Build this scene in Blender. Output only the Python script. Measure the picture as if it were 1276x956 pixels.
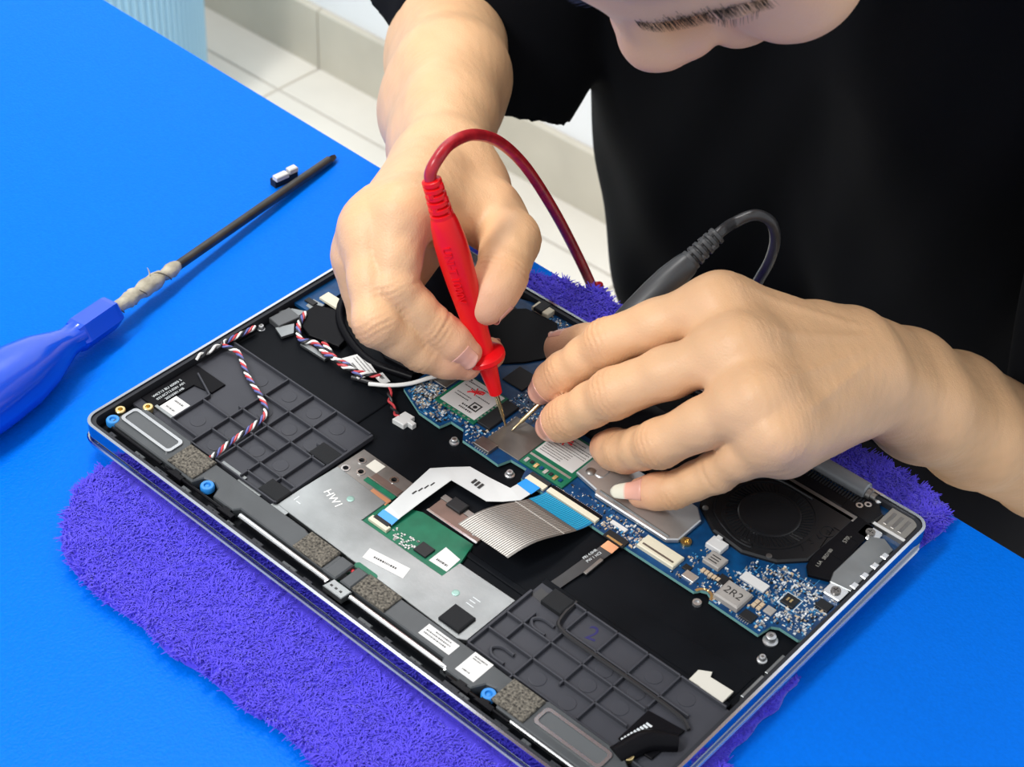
import bpy, bmesh, math, random
import numpy as np
from mathutils import Vector, Matrix
random.seed(7)
for o in list(bpy.data.objects): bpy.data.objects.remove(o)
SC = bpy.context.scene
COL = SC.collection
# ---------------------------------------------------------------- camera / light / exposure
# All coordinates below are millimetres: x along the laptop's front edge, y towards the
# technician, z up, z = 0 at the rim of the opened laptop, which lies Z0 above the floor.
Z0 = 0.775
K = 0.001
CAM_R = np.array([[0.7460423824, 0.6645757745, 0.0419500139], [0.4621574526, -0.4713972073, -0.7511292578], [-0.4794071888, 0.5797617725, -0.6588209426]])
CAM_C = np.array([507.933, -319.831, 533.818])
FPX = 2222.6
def W(p): return (p[0] * K, p[1] * K, p[2] * K + Z0)
cam = bpy.data.cameras.new('camera'); camo = bpy.data.objects.new('camera', cam); COL.objects.link(camo)
cam.sensor_width = 36; cam.sensor_fit = 'HORIZONTAL'; cam.lens = FPX / 1276 * 36; cam.clip_start = .01
m = Matrix.Identity(4)
for i in range(3):
    m[i][0] = CAM_R[0][i]; m[i][1] = -CAM_R[1][i]; m[i][2] = -CAM_R[2][i]
m[0][3], m[1][3], m[2][3] = W(CAM_C)
camo.matrix_world = m
cam.dof.use_dof = True; cam.dof.focus_distance = .79; cam.dof.aperture_fstop = 22
SC.camera = camo
SC.view_settings.view_transform = 'Standard'; SC.view_settings.look = 'None'
SC.view_settings.gamma = 1; SC.view_settings.use_curve_mapping = False
SC.view_settings.exposure = 0.15
wd = bpy.data.worlds.new('room_light'); SC.world = wd; wd.use_nodes = True
wd.node_tree.nodes['Background'].inputs[0].default_value = (.93, .96, 1, 1)
wd.node_tree.nodes['Background'].inputs[1].default_value = .74
def area(name, loc, size, power, col=(1, 1, 1), aim=None):
    l = bpy.data.lights.new(name, 'AREA'); l.shape = 'RECTANGLE'; l.size, l.size_y = size; l.energy = power; l.color = col
    o = bpy.data.objects.new(name, l); COL.objects.link(o); o.location = loc
    if aim: o.rotation_euler = (Vector(aim) - Vector(loc)).to_track_quat('-Z', 'Y').to_euler()
    return o
# the room's ceiling lamps, out of the picture: one to the left (throws the screwdriver's shadow), one on the camera's side (lights the face and hands)
area('ceiling_lamp_left_offscreen', (-.75, .35, 2.72), (.30, 1.2), 25, (1, .98, .95))
area('ceiling_lamp_front_offscreen', (-.25, -1.75, 2.72), (.30, 1.2), 60, (1, .98, .95))

# ---------------------------------------------------------------- materials
MATS = {}
def mat(name, col, rough=.5, metal=0., var=0., vs=60., bump=0., bs=200., spec=.5, sss=0., alpha=1., trans=0., attr=None, coat=0., col2=None, sheen=0.):
    if name in MATS: return MATS[name]
    m = bpy.data.materials.new(name); m.use_nodes = True; nt = m.node_tree; b = nt.nodes['Principled BSDF']
    I = b.inputs
    I['Base Color'].default_value = (*col, 1); I['Roughness'].default_value = rough; I['Metallic'].default_value = metal
    I['Specular IOR Level'].default_value = spec; I['Coat Weight'].default_value = coat
    I['Transmission Weight'].default_value = trans; I['Alpha'].default_value = alpha
    if sheen: I['Sheen Weight'].default_value = sheen; I['Sheen Roughness'].default_value = .4
    tc = nt.nodes.new('ShaderNodeTexCoord')
    if var or col2:
        n = nt.nodes.new('ShaderNodeTexNoise'); n.inputs['Scale'].default_value = vs; n.inputs['Detail'].default_value = 4
        nt.links.new(tc.outputs['Object'], n.inputs['Vector'])
        r = nt.nodes.new('ShaderNodeValToRGB'); e = r.color_ramp.elements
        e[0].position = .3; e[1].position = .7
        c2 = col2 or [min(1, c * (1 + var)) for c in col]; c1 = col if col2 else [c * (1 - var) for c in col]
        e[0].color = (*c1, 1); e[1].color = (*c2, 1)
        nt.links.new(n.outputs['Fac'], r.inputs['Fac']); nt.links.new(r.outputs['Color'], I['Base Color'])
    if attr:
        a = nt.nodes.new('ShaderNodeVertexColor'); a.layer_name = attr
        nt.links.new(a.outputs['Color'], I['Base Color'])
    if bump:
        n = nt.nodes.new('ShaderNodeTexNoise'); n.inputs['Scale'].default_value = bs; n.inputs['Detail'].default_value = 3
        nt.links.new(tc.outputs['Object'], n.inputs['Vector'])
        bp = nt.nodes.new('ShaderNodeBump'); bp.inputs['Strength'].default_value = bump; bp.inputs['Distance'].default_value = .001
        nt.links.new(n.outputs['Fac'], bp.inputs['Height']); nt.links.new(bp.outputs['Normal'], I['Normal'])
    if sss:
        I['Subsurface Weight'].default_value = sss; I['Subsurface Radius'].default_value = (1, .35, .2); I['Subsurface Scale'].default_value = .004
    MATS[name] = m
    return m

# ---------------------------------------------------------------- mesh helpers
class G:
    """collects shapes (mm) into one mesh"""
    def __init__(s): s.v = []; s.f = []
    def add(s, v, f):
        n = len(s.v); s.v += [tuple(map(float, p)) for p in v]; s.f += [tuple(i + n for i in q) for q in f]; return s
    def box(s, x0, y0, x1, y1, z0, z1, ch=0.):
        if ch <= 0:
            v = [(x, y, z) for z in (z0, z1) for x, y in ((x0, y0), (x1, y0), (x1, y1), (x0, y1))]
            return s.add(v, [(3, 2, 1, 0), (4, 5, 6, 7)] + [(i, (i + 1) % 4, (i + 1) % 4 + 4, i + 4) for i in range(4)])
        return s.prism([(x0, y0), (x1, y0), (x1, y1), (x0, y1)], z0, z1, ch)
    def prism(s, poly, z0, z1, ch=0.):
        n = len(poly); P = np.array(poly, float)
        if (np.cross(P, np.roll(P, -1, 0))).sum() < 0: P = P[::-1]
        rings = [(P, z0), (P, z1)]
        if ch > 0:
            d = np.roll(P, -1, 0) - P; d /= np.linalg.norm(d, axis=1)[:, None] + 1e-9
            nrm = np.stack([-d[:, 1], d[:, 0]], 1); b = nrm + np.roll(nrm, 1, 0)
            b /= np.maximum((b * nrm).sum(1), .35)[:, None]
            rings = [(P, z0), (P, z1 - ch), (P + b * ch, z1)]
        v = [(x, y, z) for R, z in rings for x, y in R]; f = []
        for k in range(len(rings) - 1):
            f += [(k * n + i, k * n + (i + 1) % n, (k + 1) * n + (i + 1) % n, (k + 1) * n + i) for i in range(n)]
        k = len(rings) - 1
        f += [tuple(range(n))[::-1], tuple(range(k * n, k * n + n))]
        return s.add(v, f)
    def plate_hole(s, poly, hole, z0, z1):
        """ring between two loops with the same number of points"""
        n = len(poly); v = [(x, y, z) for z in (z0, z1) for L in (poly, hole) for x, y in L]; f = []
        for i in range(n):
            j = (i + 1) % n
            f += [(2 * n + i, 2 * n + j, 3 * n + j, 3 * n + i), (i, n + i, n + j, j), (i, j, 2 * n + j, 2 * n + i), (n + i, 3 * n + i, 3 * n + j, n + j)]
        return s.add(v, f)
    def holed(s, outer, holes, z0, z1):
        """flat plate with real openings"""
        from mathutils.geometry import delaunay_2d_cdt
        loops = [outer] + holes; co = []; ed = []
        for L in loops:
            k = len(co); co += [Vector(p) for p in L]; ed += [(k + i, k + (i + 1) % len(L)) for i in range(len(L))]
        vo, _, fo, _, _, _ = delaunay_2d_cdt(co, ed, [], 0, 1e-6)
        def within(L, x, y):
            c = False
            for (x0, y0), (x1, y1) in zip(L, L[1:] + L[:1]):
                if (y0 > y) != (y1 > y) and x < (x1 - x0) * (y - y0) / (y1 - y0) + x0: c = not c
            return c
        fs = []
        for t in fo:
            x, y = sum(vo[i][0] for i in t) / len(t), sum(vo[i][1] for i in t) / len(t)
            if within(outer, x, y) and not any(within(h, x, y) for h in holes): fs.append(tuple(t))
        n = len(vo); v = [(p[0], p[1], z) for z in (z1, z0) for p in vo]; f = list(fs) + [tuple(i + n for i in reversed(t)) for t in fs]
        f += [(a, b, b + n, a + n) for a, b in ed]
        return s.add(v, f)
    def lathe(s, cx, cy, prof, n=20, sx=1., sy=1., a0=0.):
        v = [(cx + r * sx * math.cos(a0 + 6.28319 * i / n), cy + r * sy * math.sin(a0 + 6.28319 * i / n), z) for r, z in prof for i in range(n)]
        f = [(k * n + i, k * n + (i + 1) % n, (k + 1) * n + (i + 1) % n, (k + 1) * n + i) for k in range(len(prof) - 1) for i in range(n)]
        if prof[0][0] > 1e-6: f.append(tuple(range(n))[::-1])
        if prof[-1][0] > 1e-6: f.append(tuple(range((len(prof) - 1) * n, len(prof) * n)))
        return s.add(v, f)
    def lathe_axis(s, prof, base, ax, n=20, twist=0.):
        """prof: (radius, distance along ax)"""
        a = np.array(ax, float); a /= np.linalg.norm(a); t = np.array((0, 0, 1.)) if abs(a[2]) < .9 else np.array((1., 0, 0))
        e1 = np.cross(a, t); e1 /= np.linalg.norm(e1); e2 = np.cross(a, e1); base = np.array(base, float)
        v = [base + a * h + (e1 * math.cos(6.28319 * i / n) + e2 * math.sin(6.28319 * i / n)) * r for r, h in prof for i in range(n)]
        f = [(k * n + i, k * n + (i + 1) % n, (k + 1) * n + (i + 1) % n, (k + 1) * n + i) for k in range(len(prof) - 1) for i in range(n)]
        f += [tuple(range(n))[::-1], tuple(range((len(prof) - 1) * n, len(prof) * n))]
        return s.add(v, f)
    def tube(s, pts, r, n=8, smooth=4, cap=True):
        P = spline(pts, smooth) if smooth else np.array(pts, float)
        R = np.full(len(P), r) if np.isscalar(r) else np.interp(np.linspace(0, 1, len(P)), np.linspace(0, 1, len(r)), r)
        T = np.gradient(P, axis=0); T /= np.linalg.norm(T, axis=1)[:, None] + 1e-9
        up = np.array((0, 0, 1.)) if abs(T[0][2]) < .9 else np.array((1., 0, 0))
        e = np.cross(T[0], up); e /= np.linalg.norm(e); v = []
        for p, t, rr in zip(P, T, R):
            e = e - t * (e @ t); e /= np.linalg.norm(e); e2 = np.cross(t, e)
            v += [p + (e * math.cos(6.28319 * i / n) + e2 * math.sin(6.28319 * i / n)) * rr for i in range(n)]
        m = len(P)
        f = [(k * n + i, k * n + (i + 1) % n, (k + 1) * n + (i + 1) % n, (k + 1) * n + i) for k in range(m - 1) for i in range(n)]
        if cap: f += [tuple(range(n))[::-1], tuple(range((m - 1) * n, m * n))]
        return s.add(v, f)
    def ribbon(s, A, B, t=.25):
        """strip between two polylines with a thickness"""
        A = np.array(A, float); B = np.array(B, float); n = len(A)
        T = np.gradient(A, axis=0); N = np.cross(T, B - A); N /= np.linalg.norm(N, axis=1)[:, None] + 1e-9
        if N[:, 2].sum() < 0: N = -N
        v = list(A) + list(B) + list(A - N * t) + list(B - N * t); f = []
        for i in range(n - 1):
            f += [(i, i + 1, n + i + 1, n + i), (2 * n + i, 3 * n + i, 3 * n + i + 1, 2 * n + i + 1), (i, 2 * n + i, 2 * n + i + 1, i + 1), (n + i, n + i + 1, 3 * n + i + 1, 3 * n + i)]
        f += [(0, n, 3 * n, 2 * n), (n - 1, 3 * n - 1, 4 * n - 1, 2 * n - 1)]
        return s.add(v, f)
    def build(s, name, material, parent=None, label=None, cat=None, group=None, kind=None, smooth=False):
        return mk(name, s.v, s.f, material, parent, label, cat, group, kind, smooth)
def spline(pts, k=4):
    P = np.array(pts, float)
    if k <= 1 or len(P) < 3: return P
    Q = np.vstack([2 * P[0] - P[1], P, 2 * P[-1] - P[-2]]); out = []
    for i in range(1, len(Q) - 2):
        for t in np.linspace(0, 1, k, endpoint=False):
            a, b, c, d = Q[i - 1:i + 3]
            out.append(.5 * ((2 * b) + (c - a) * t + (2 * a - 5 * b + 4 * c - d) * t * t + (3 * b - a - 3 * c + d) * t ** 3))
    out.append(P[-1]); return np.array(out)
ORI = {}
def props(o, label=None, cat=None, group=None, kind=None):
    if label: o['label'] = label
    if cat: o['category'] = cat
    if group: o['group'] = group
    if kind: o['kind'] = kind
    return o
def thing(name, label, cat, base, group=None, kind=None):
    o = bpy.data.objects.new(name, None); COL.objects.link(o); o.empty_display_size = .02
    o.location = W(base); ORI[o.name] = np.array(base, float)
    return props(o, label, cat, group, kind)
def mk(name, v, f, material, parent=None, label=None, cat=None, group=None, kind=None, smooth=False):
    v = np.array(v, float)
    if parent is not None: T = ORI[parent.name]
    else: T = np.array([(v[:, 0].min() + v[:, 0].max()) / 2, (v[:, 1].min() + v[:, 1].max()) / 2, v[:, 2].min()])
    me = bpy.data.meshes.new(name); me.from_pydata(((v - T) * K).tolist(), [], f); me.materials.append(material)
    bm = bmesh.new(); bm.from_mesh(me); bmesh.ops.recalc_face_normals(bm, faces=bm.faces); bm.to_mesh(me); bm.free()
    if smooth:
        me.polygons.foreach_set('use_smooth', [True] * len(me.polygons))
        try: me.set_sharp_from_angle(angle=.7)
        except Exception: pass
    o = bpy.data.objects.new(name, me); COL.objects.link(o); ORI[o.name] = T
    if parent is not None: o.parent = parent
    else: o.location = W(T)
    return props(o, label, cat, group, kind)
def dup(o, dx=0, dy=0, dz=0, rz=0., parent=None):
    """copy of a part about its own mesh, moved in mm"""
    c = o.copy(); COL.objects.link(c); c.parent = parent or o.parent; ORI[c.name] = ORI[o.name]
    c.location = o.location + Vector((dx * K, dy * K, dz * K)); return c
FONT = None
def text_mesh(body, size, ext=.02):
    cu = bpy.data.curves.new('t', 'FONT'); cu.body = body; cu.size = size; cu.align_x = 'CENTER'; cu.align_y = 'CENTER'; cu.extrude = ext; cu.resolution_u = 3
    o = bpy.data.objects.new('t', cu); COL.objects.link(o); dg = bpy.context.evaluated_depsgraph_get()
    me = bpy.data.meshes.new_from_object(o.evaluated_get(dg)); v = [tuple(p.co) for p in me.vertices]; f = [tuple(p.vertices) for p in me.polygons]
    bpy.data.objects.remove(o); bpy.data.curves.remove(cu); bpy.data.meshes.remove(me); return v, f
def text(body, size, pos, material, parent, ex=(1, 0, 0), ey=(0, 1, 0), name='printed_text', ext=.02):
    v, f = text_mesh(body, size, ext); ex = np.array(ex, float); ey = np.array(ey, float); ex /= np.linalg.norm(ex); ey /= np.linalg.norm(ey); ez = np.cross(ex, ey)
    return mk(name, [np.array(pos) + ex * p[0] + ey * p[1] + ez * p[2] for p in v], f, material, parent)
# ================================================================ room
m_floor = mat('floor_tile', (.80, .76, .68), .25, var=.06, vs=8)
m_grout = mat('tile_grout', (.52, .48, .42), .8)
m_skirt = mat('skirting_tile', (.60, .56, .46), .3, var=.08, vs=10)
m_wall = mat('white_wall_paint', (.93, .95, .96), .7, bump=.1, bs=300)
fl = G().box(-3200, -2500, 2600, 1150, -795, -777.5).build('floor', m_grout, kind='structure')
tile = None
TS = 600
for i in range(-5, 5):
    for j in range(-6, 4):
        x0 = -1075 + i * TS + 2 + 600; y0 = 1062 - 600 + (j - 2) * TS + 2
        x1, y1 = x0 + TS - 4, min(y0 + TS - 4, 1149)
        if x1 > 2600 or y0 > 1140 or x0 < -3200 or y0 < -2500: continue
        if i >= 2 and j < 0: continue
        G().box(x0, y0, x1, y1, -777.5, -775, .8).build('tile', m_floor, fl)
wb = G().box(-3200, 1150, 2600, 1250, -795, 2000).build('wall_back', m_wall, kind='structure')
sk = G().box(-3200, 1148, 2600, 1150, -775, -686).build('baseboard_back', m_grout, kind='structure')
for i in range(-3, 6):
    x0 = -1075 + i * TS + 1
    G().box(x0, 1138, x0 + TS - 2, 1148, -775, -685, 1.5).build('tile', m_skirt, sk)
# ================================================================ table
m_table = mat('blue_table_laminate', (.0, .142, .70), .34, spec=.05, bump=.25, bs=750, var=.05, vs=700)
m_edge = mat('table_edge_band', (.0, .12, .6), .4)
m_leg = mat('table_leg_steel', (.25, .26, .28), .4, .6)
tb = thing('work_table', 'saturated blue work table with grained top under the laptop', 'table', (100, -200, -775))
ang = -.033; ca, sa = math.cos(ang), math.sin(ang)
def TR(x, y): return (x * ca - y * sa, 249 + x * sa + y * ca)
top = G().prism([TR(*p) for p in ((-700, -800), (900, -800), (900, 0), (-700, 0))], -45, -20, 1.2).build('tabletop', m_table, tb)
for x, y in ((-640, -740), (840, -740), (840, -60), (-640, -60)):
    a, b = TR(x, y); G().box(a - 20, b - 20, a + 20, b + 20, -775, -45).build('leg', m_leg, tb)
for (a, b, c, d) in ((-620, -70, 820, -50), (-620, -750, 820, -730)):
    p, q = TR(a, b), TR(c, d); G().box(p[0], min(p[1], q[1]) , q[0], max(p[1], q[1]), -95, -45.2).build('apron_rail', m_leg, tb)
# ================================================================ light-blue ribbed bin
m_bin = mat('pale_blue_plastic', (.36, .62, .80), .45)
bc = (-1205, 862); n = 400
prof = [(138, -775), (142, -770), (150, -330), (158, -330), (158, -318), (150, -318), (144, -330), (134, -765)]
g = G(); v = []
for r, z in prof:
    for i in range(n):
        rr = r + (3.0 if (i // 2) % 2 and r in (142, 150) and z < -320 else 0)
        v.append((bc[0] + rr * math.cos(6.28319 * i / n), bc[1] + rr * math.sin(6.28319 * i / n), z))
f = [(k * n + i, k * n + (i + 1) % n, (k + 1) * n + (i + 1) % n, (k + 1) * n + i) for k in range(len(prof) - 1) for i in range(n)]
f += [tuple(range(n))[::-1], tuple(range((len(prof) - 1) * n, len(prof) * n))]
mk('waste_bin', v, f, m_bin, None, 'pale blue ribbed plastic bin on the floor by the wall', 'bin')
# ================================================================ laptop (bottom cover off, inside facing up)
LX, LY = 306, 208
m_alu = mat('polished_aluminium', (.58, .61, .66), .16, 1.)
m_side = mat('anodised_side', (.30, .34, .42), .08, 1.)
m_lid = mat('silver_lid', (.60, .63, .68), .16, 1.)
m_plate = mat('black_keyboard_plate', (.0055, .0065, .0085), .42, spec=.05, var=.2, vs=40, bump=.08, bs=2500)
m_pl = mat('dark_grey_plastic', (.026, .028, .034), .42, spec=.18, bump=.05, bs=2500)
m_pl2 = mat('grid_plastic', (.046, .048, .058), .38, spec=.18, var=.08, vs=60)
m_pl3 = mat('satin_grey_speaker_plastic', (.062, .068, .073), .35, spec=.3, var=.12, vs=70)
m_blk = mat('black_tape', (.0045, .0045, .006), .36, spec=.08)
m_gblk = mat('gloss_black', (.005, .005, .0065), .22, spec=.14)
m_foam = mat('speckled_foam', (.022, .021, .020), .9, spec=.2, col2=(.22, .20, .165), vs=900, bump=.9, bs=900)
m_dfoam = mat('dark_foam_pad', (.015, .016, .018), .8, spec=.2, bump=.2, bs=2500)
m_steel = mat('stamped_steel', (.25, .265, .27), .38, .85, var=.22, vs=45, bump=.03, bs=900)
m_tin = mat('bright_steel', (.58, .59, .60), .24, 1.)
m_dsteel = mat('dull_steel', (.26, .25, .24), .40, .9, var=.15, vs=120)
m_brass = mat('brass', (.78, .62, .30), .28, 1.)
m_ring = mat('blue_rubber', (.02, .22, .62), .45)
m_white = mat('white_label', (.64, .64, .63), .5)
m_off = mat('cream_connector', (.66, .62, .48), .42)
m_ink = mat('black_ink', (.02, .02, .02), .6)
m_redink = mat('red_marker', (.75, .02, .03), .5)
m_bluink = mat('blue_marker', (.012, .010, .10), .4)
m_pcb = mat('blue_circuit_board', (.002, .030, .10), .30, col2=(.003, .060, .18), vs=180, spec=.3)
m_trace = mat('board_trace', (.05, .25, .48), .35)
m_pcbedge = mat('board_edge', (.16, .36, .34), .5)
m_grn = mat('green_circuit_board', (.008, .13, .07), .3, spec=.3, var=.15, vs=150)
m_cu = mat('copper', (.72, .36, .20), .35, .9)
m_gold = mat('gold_pad', (.85, .66, .32), .3, 1.)
m_solder = mat('solder_tin', (.62, .63, .63), .3, .8)
m_cap = mat('tan_capacitor', (.55, .42, .28), .5)
m_chip = mat('chip_epoxy', (.016, .017, .019), .45, spec=.25)
m_ind = mat('inductor_ferrite', (.33, .31, .29), .5, var=.08, vs=300)
m_silk = mat('silkscreen', (.62, .66, .68), .6)
m_ffc = mat('white_ribbon', (.58, .60, .60), .45, var=.06, vs=40)
m_ffcb = mat('ribbon_blue_tab', (.0, .26, .75), .4)
m_gffc = mat('grey_ribbon', (.12, .11, .10), .38, .2)
m_brn = mat('brown_metal', (.20, .14, .12), .38, .7, var=.15, vs=100)
m_wr = mat('wire_red', (.55, .05, .06), .4); m_ww = mat('wire_white', (.85, .85, .83), .4); m_wk = mat('wire_black', (.012, .012, .014), .4); m_wp = mat('wire_blue', (.12, .14, .38), .4)

lap = thing('laptop', 'opened laptop base lying upside down without its bottom cover, insides exposed', 'laptop', (153, 104, -12.4))
def rrect(x0, y0, x1, y1, r, k=6):
    out = []
    for cx, cy, a in ((x1 - r, y0 + r, -90), (x1 - r, y1 - r, 0), (x0 + r, y1 - r, 90), (x0 + r, y0 + r, 180)):
        for i in range(k + 1):
            t = math.radians(a + 90 * i / k); out.append((cx + r * math.cos(t), cy + r * math.sin(t)))
    return out
# closed screen lid underneath, then the keyboard deck shell with its bright rim
def shell(levels, name, m, parent, sm=True):
    g = G(); n = len(levels[0][0]); v = []; f = []
    for L, z in levels: v += [(x, y, z) for x, y in L]
    for k in range(len(levels) - 1): f += [(k * n + i, k * n + (i + 1) % n, (k + 1) * n + (i + 1) % n, (k + 1) * n + i) for i in range(n)]
    f += [tuple(range(n))[::-1], tuple(range((len(levels) - 1) * n, len(levels) * n))]
    return mk(name, v, f, m, parent, smooth=sm)
shell([(rrect(2, 2, LX - 2, LY - 4, 8), -12.4), (rrect(-1, -1, LX + 1, LY - 2, 9), -11.8), (rrect(-1.4, -1.4, LX + 1.4, LY - 2, 9), -9), (rrect(-1, -1, LX + 1, LY - 2, 9), -8.3)], 'screen_lid', m_lid, lap, False)
o1 = rrect(0, 0, LX, LY, 7); o2 = rrect(.7, .7, LX - .7, LY - .7, 6.4); o3 = rrect(1.3, 1.3, LX - 1.3, LY - 1.3, 6); o4 = rrect(1.9, 1.9, LX - 1.9, LY - 1.9, 5.6)
shell([(rrect(3, 3, LX - 3, LY - 3, 6), -8.2), (o2, -7.9), (o1, -7.0), (o1, -.6), (o2, -.12), (o2, -6.9)], 'deck_shell', m_side, lap, False)
g = G(); g.plate_hole(o1, o3, -.62, 0); g.build('bright_rim', m_alu, lap)
G().plate_hole(o3, rrect(3.2, 3.2, LX - 3.2, LY - 3.2, 5), -6.9, -.9).build('inner_wall', m_pl, lap)
deck = G().prism(rrect(3, 3, LX - 3, LY - 3, 5), -7.6, -6.4).build('keyboard_plate', m_plate, lap)
# shallow steps of the battery bay
bayL = G().box(4, 84, 84, 108, -6.4, -5.6, .4).box(96, 61, 206, 64, -6.4, -5.4, .4).build('bay_step', m_plate, lap)
G().box(206, 71, 300, 74, -6.4, -4.6, .3).build('bay_step', m_plate, lap)
G().prism([(226, 74), (298, 74), (298, 92), (240, 88)], -6.4, -6.1, .1).build('bay_step', m_plate, lap)
for x0, y0, x1, y1 in ((301, 78, 302.4, 92), (301, 94, 302.4, 106)):
    G().box(x0, y0, x1, y1, -6, -2.2, .2).build('side_clip', m_steel, lap)
# ---- gridded palm-rest plastic (two halves)
def rib(x0, y0, x1, y1, w=.8, z0=-5.2, z1=-3.0, par=None):
    d = np.array([x1 - x0, y1 - y0], float); L = np.linalg.norm(d); nn = np.array([-d[1], d[0]]) / L * w / 2; a = np.array([x0, y0]); b = np.array([x1, y1])
    return G().prism([a - nn, b - nn, b + nn, a + nn], z0, z1, .15).build('rib', m_pl2, par)
padL = G().box(3.4, 25.5, 96, 84, -6.4, -5.0).build('palm_rest_grid', m_pl2, lap)
padR = G().box(206.5, 25.5, 302.6, 71, -6.4, -5.0).build('palm_rest_grid', m_pl2, lap)
for x, y0, y1 in ((25, 30, 52), (42.5, 27, 84), (58.5, 27, 84), (73.5, 27, 84), (87, 27, 57)): rib(x, y0, x, y1, par=padL)
for y, a, b in ((26, 25, 96), (38, 42, 96), (48, 25, 74), (56, 40, 95), (69, 42, 95), (84, 4, 95)): rib(a, y, b, y, par=padL)
rib(25, 30, 42, 30, par=padL); rib(10, 58, 25, 52, par=padL); rib(96, 26, 96, 84, 1.2, par=padL); rib(73, 31, 95, 31, par=padL)
for x, y0, y1 in ((216, 38, 56), (230.5, 24, 71), (246.5, 35, 71), (262, 27, 71), (278, 50, 71)): rib(x, y0, x, y1, par=padR)
for y, a, b in ((26, 207, 300), (37.5, 207, 278), (48.5, 207, 278), (57.2, 230, 292), (70.6, 222, 300)): rib(a, y, b, y, par=padR)
rib(207, 26, 207, 64, 1.2, par=padR)
disc = None
for x, y, p in ((33, 38, padL), (50, 33, padL), (50, 43, padL), (66, 43, padL), (50, 62, padL), (66, 62, padL), (50, 77, padL), (66, 77, padL), (33, 75, padL), (80, 44, padL), (80, 62, padL), (81, 77, padL),
                (254, 43, padR), (270, 43, padR), (238, 32, padR), (254, 31, padR), (270, 64, padR), (254, 53, padR), (286, 64, padR), (270, 53, padR)):
    if disc is None: disc = G().lathe(x, y, [(3.6, -5), (3.6, -4.8), (3.3, -4.75)], 18).build('ejector_mark', m_pl2, p); dx0, dy0 = x, y
    else: dup(disc, x - dx0, y - dy0, 0, parent=p).location += Vector((0, 0, 0))
for x, y, h in ((218, 53, 1), (216, 31, 1), (90, 61, -1)):   # U-shaped clips
    pts = [(x + 8, y - 3, -4.2), (x + 2, y - 3, -4.2), (x - 1, y, -4.2), (x + 2, y + 3, -4.2), (x + 8, y + 3, -4.2)]
    G().tube([(x + (q[0] - x) * h, q[1], q[2]) for q in pts], .8, 6).build('clip_loop', m_pl2, padL if x < 100 else padR)
G().box(84, 57, 96, 66, -5, -2.8, .5).build('foam_pad', m_dfoam, lap)
G().box(85, 26.5, 97, 35, -5, -2.6, .5).build('foam_pad', m_dfoam, lap)
G().box(190, 27, 201, 37, -4, -2.4, .5).build('foam_pad', m_dfoam, lap)
G().box(213.5, 62, 224, 71, -5, -2.4, .5).build('foam_pad', m_dfoam, lap)
G().prism([(280.8, 78.2), (285.4, 81.2), (286.4, 78.6), (297.2, 79.1), (297.3, 71.6), (287, 71.7), (285.8, 72), (281, 71.9)], -5, -3.9, .15).build('cream_tape', mat('cream_tape', (.62, .60, .53), .6), lap)
for x0, y0, x1, y1 in ((61, 26.4, 76, 28.6), (74, 23.8, 88, 26), (95, 24, 104, 27)):
    G().box(x0, y0, x1, y1, -4.6, -4.2, .1).build('bare_metal_tab', m_steel, lap)
G().prism([(279, 31), (294, 32), (295, 51), (279, 49)], -4.6, -3.6, .2).build('black_sheet', m_blk, lap)
# cable cover along the right palm rest
G().tube([(284, 23, -3.2), (288, 36, -2.6), (297, 44, -2.8)], [4.2, 4.6, 3.4], 12).build('cable_sleeve', m_blk, lap, smooth=True)
G().tube([(224, 72, -4), (225, 62, -3.4), (229, 56, -3.0), (246, 55.2, -3.0), (270, 55.2, -3.0), (290, 54.6, -3.2), (296, 52, -3.5)], .9, 6).build('antenna_cable', m_wk, lap)
# silver squiggle of print
for i in range(9):
    G().box(280 + .3 * i, 31 + i * 1.5, 281.6 + .3 * i + (i % 3) * .5, 32 + i * 1.5, -3.6, -3.5).build('print_mark', m_silk, lap)
# ---- front speaker modules
def module(x0, x1, right):
    poly = [(x0, 9.5), (x1, 9.5), (x1, 23.5), (x0, 23.5)]
    return poly
spL = G().prism([(9, 9), (63, 9), (65, 14), (70, 15.5), (74, 14), (76, 9.6), (88, 9.6), (90, 12.5), (142, 12.5), (142, 22.6), (120, 22.6), (118, 23.2), (46, 23.2), (44, 25.2), (14, 25.2), (9, 20)], -6.4, -1.6, .5).build('speaker_module', m_pl3, lap)
spR = G().prism([(152, 13), (206, 13), (208, 9), (224, 9), (227, 14.5), (231, 15.5), (235, 14), (237, 9), (290, 9), (292, 21), (286, 25), (250, 25), (248, 23.2), (208, 23.4), (152, 23)], -6.4, -1.6, .5).build('speaker_module', m_pl3, lap)
def speaker(x0, x1, par):
    fr = G().plate_hole(rrect(x0, 12.8, x1, 22.2, 2.2), rrect(x0 + 1.4, 14.2, x1 - 1.4, 20.8, 1.6), -1.7, -.7).build('speaker_frame', m_tin, par)
    G().prism(rrect(x0 + 1.1, 13.9, x1 - 1.1, 21.1, 1.6), -1.7, -1.3).build('speaker_cone', mat('speaker_cloth', (.075, .082, .088), .6, bump=.1, bs=3000), par)
speaker(10.5, 43, spL); speaker(251.5, 284, spR)
def foam(x0, x1, par, y0=10, y1=23.4): G().box(x0, y0, x1, y1, -1.7, -.3, .5).build('foam_block', m_foam, par)
foam(46, 62.5, spL); foam(121.5, 138.5, spL, 12.6); foam(155.5, 173.5, spR, 12.9); foam(233.5, 249.5, spR)
G().box(140, 12, 147, 22.8, -3, -1, .6).build('grey_tab', m_pl3, spL); G().box(149, 12.6, 155, 23.2, -3, -1, .6).build('grey_tab', m_pl3, spR)
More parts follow.
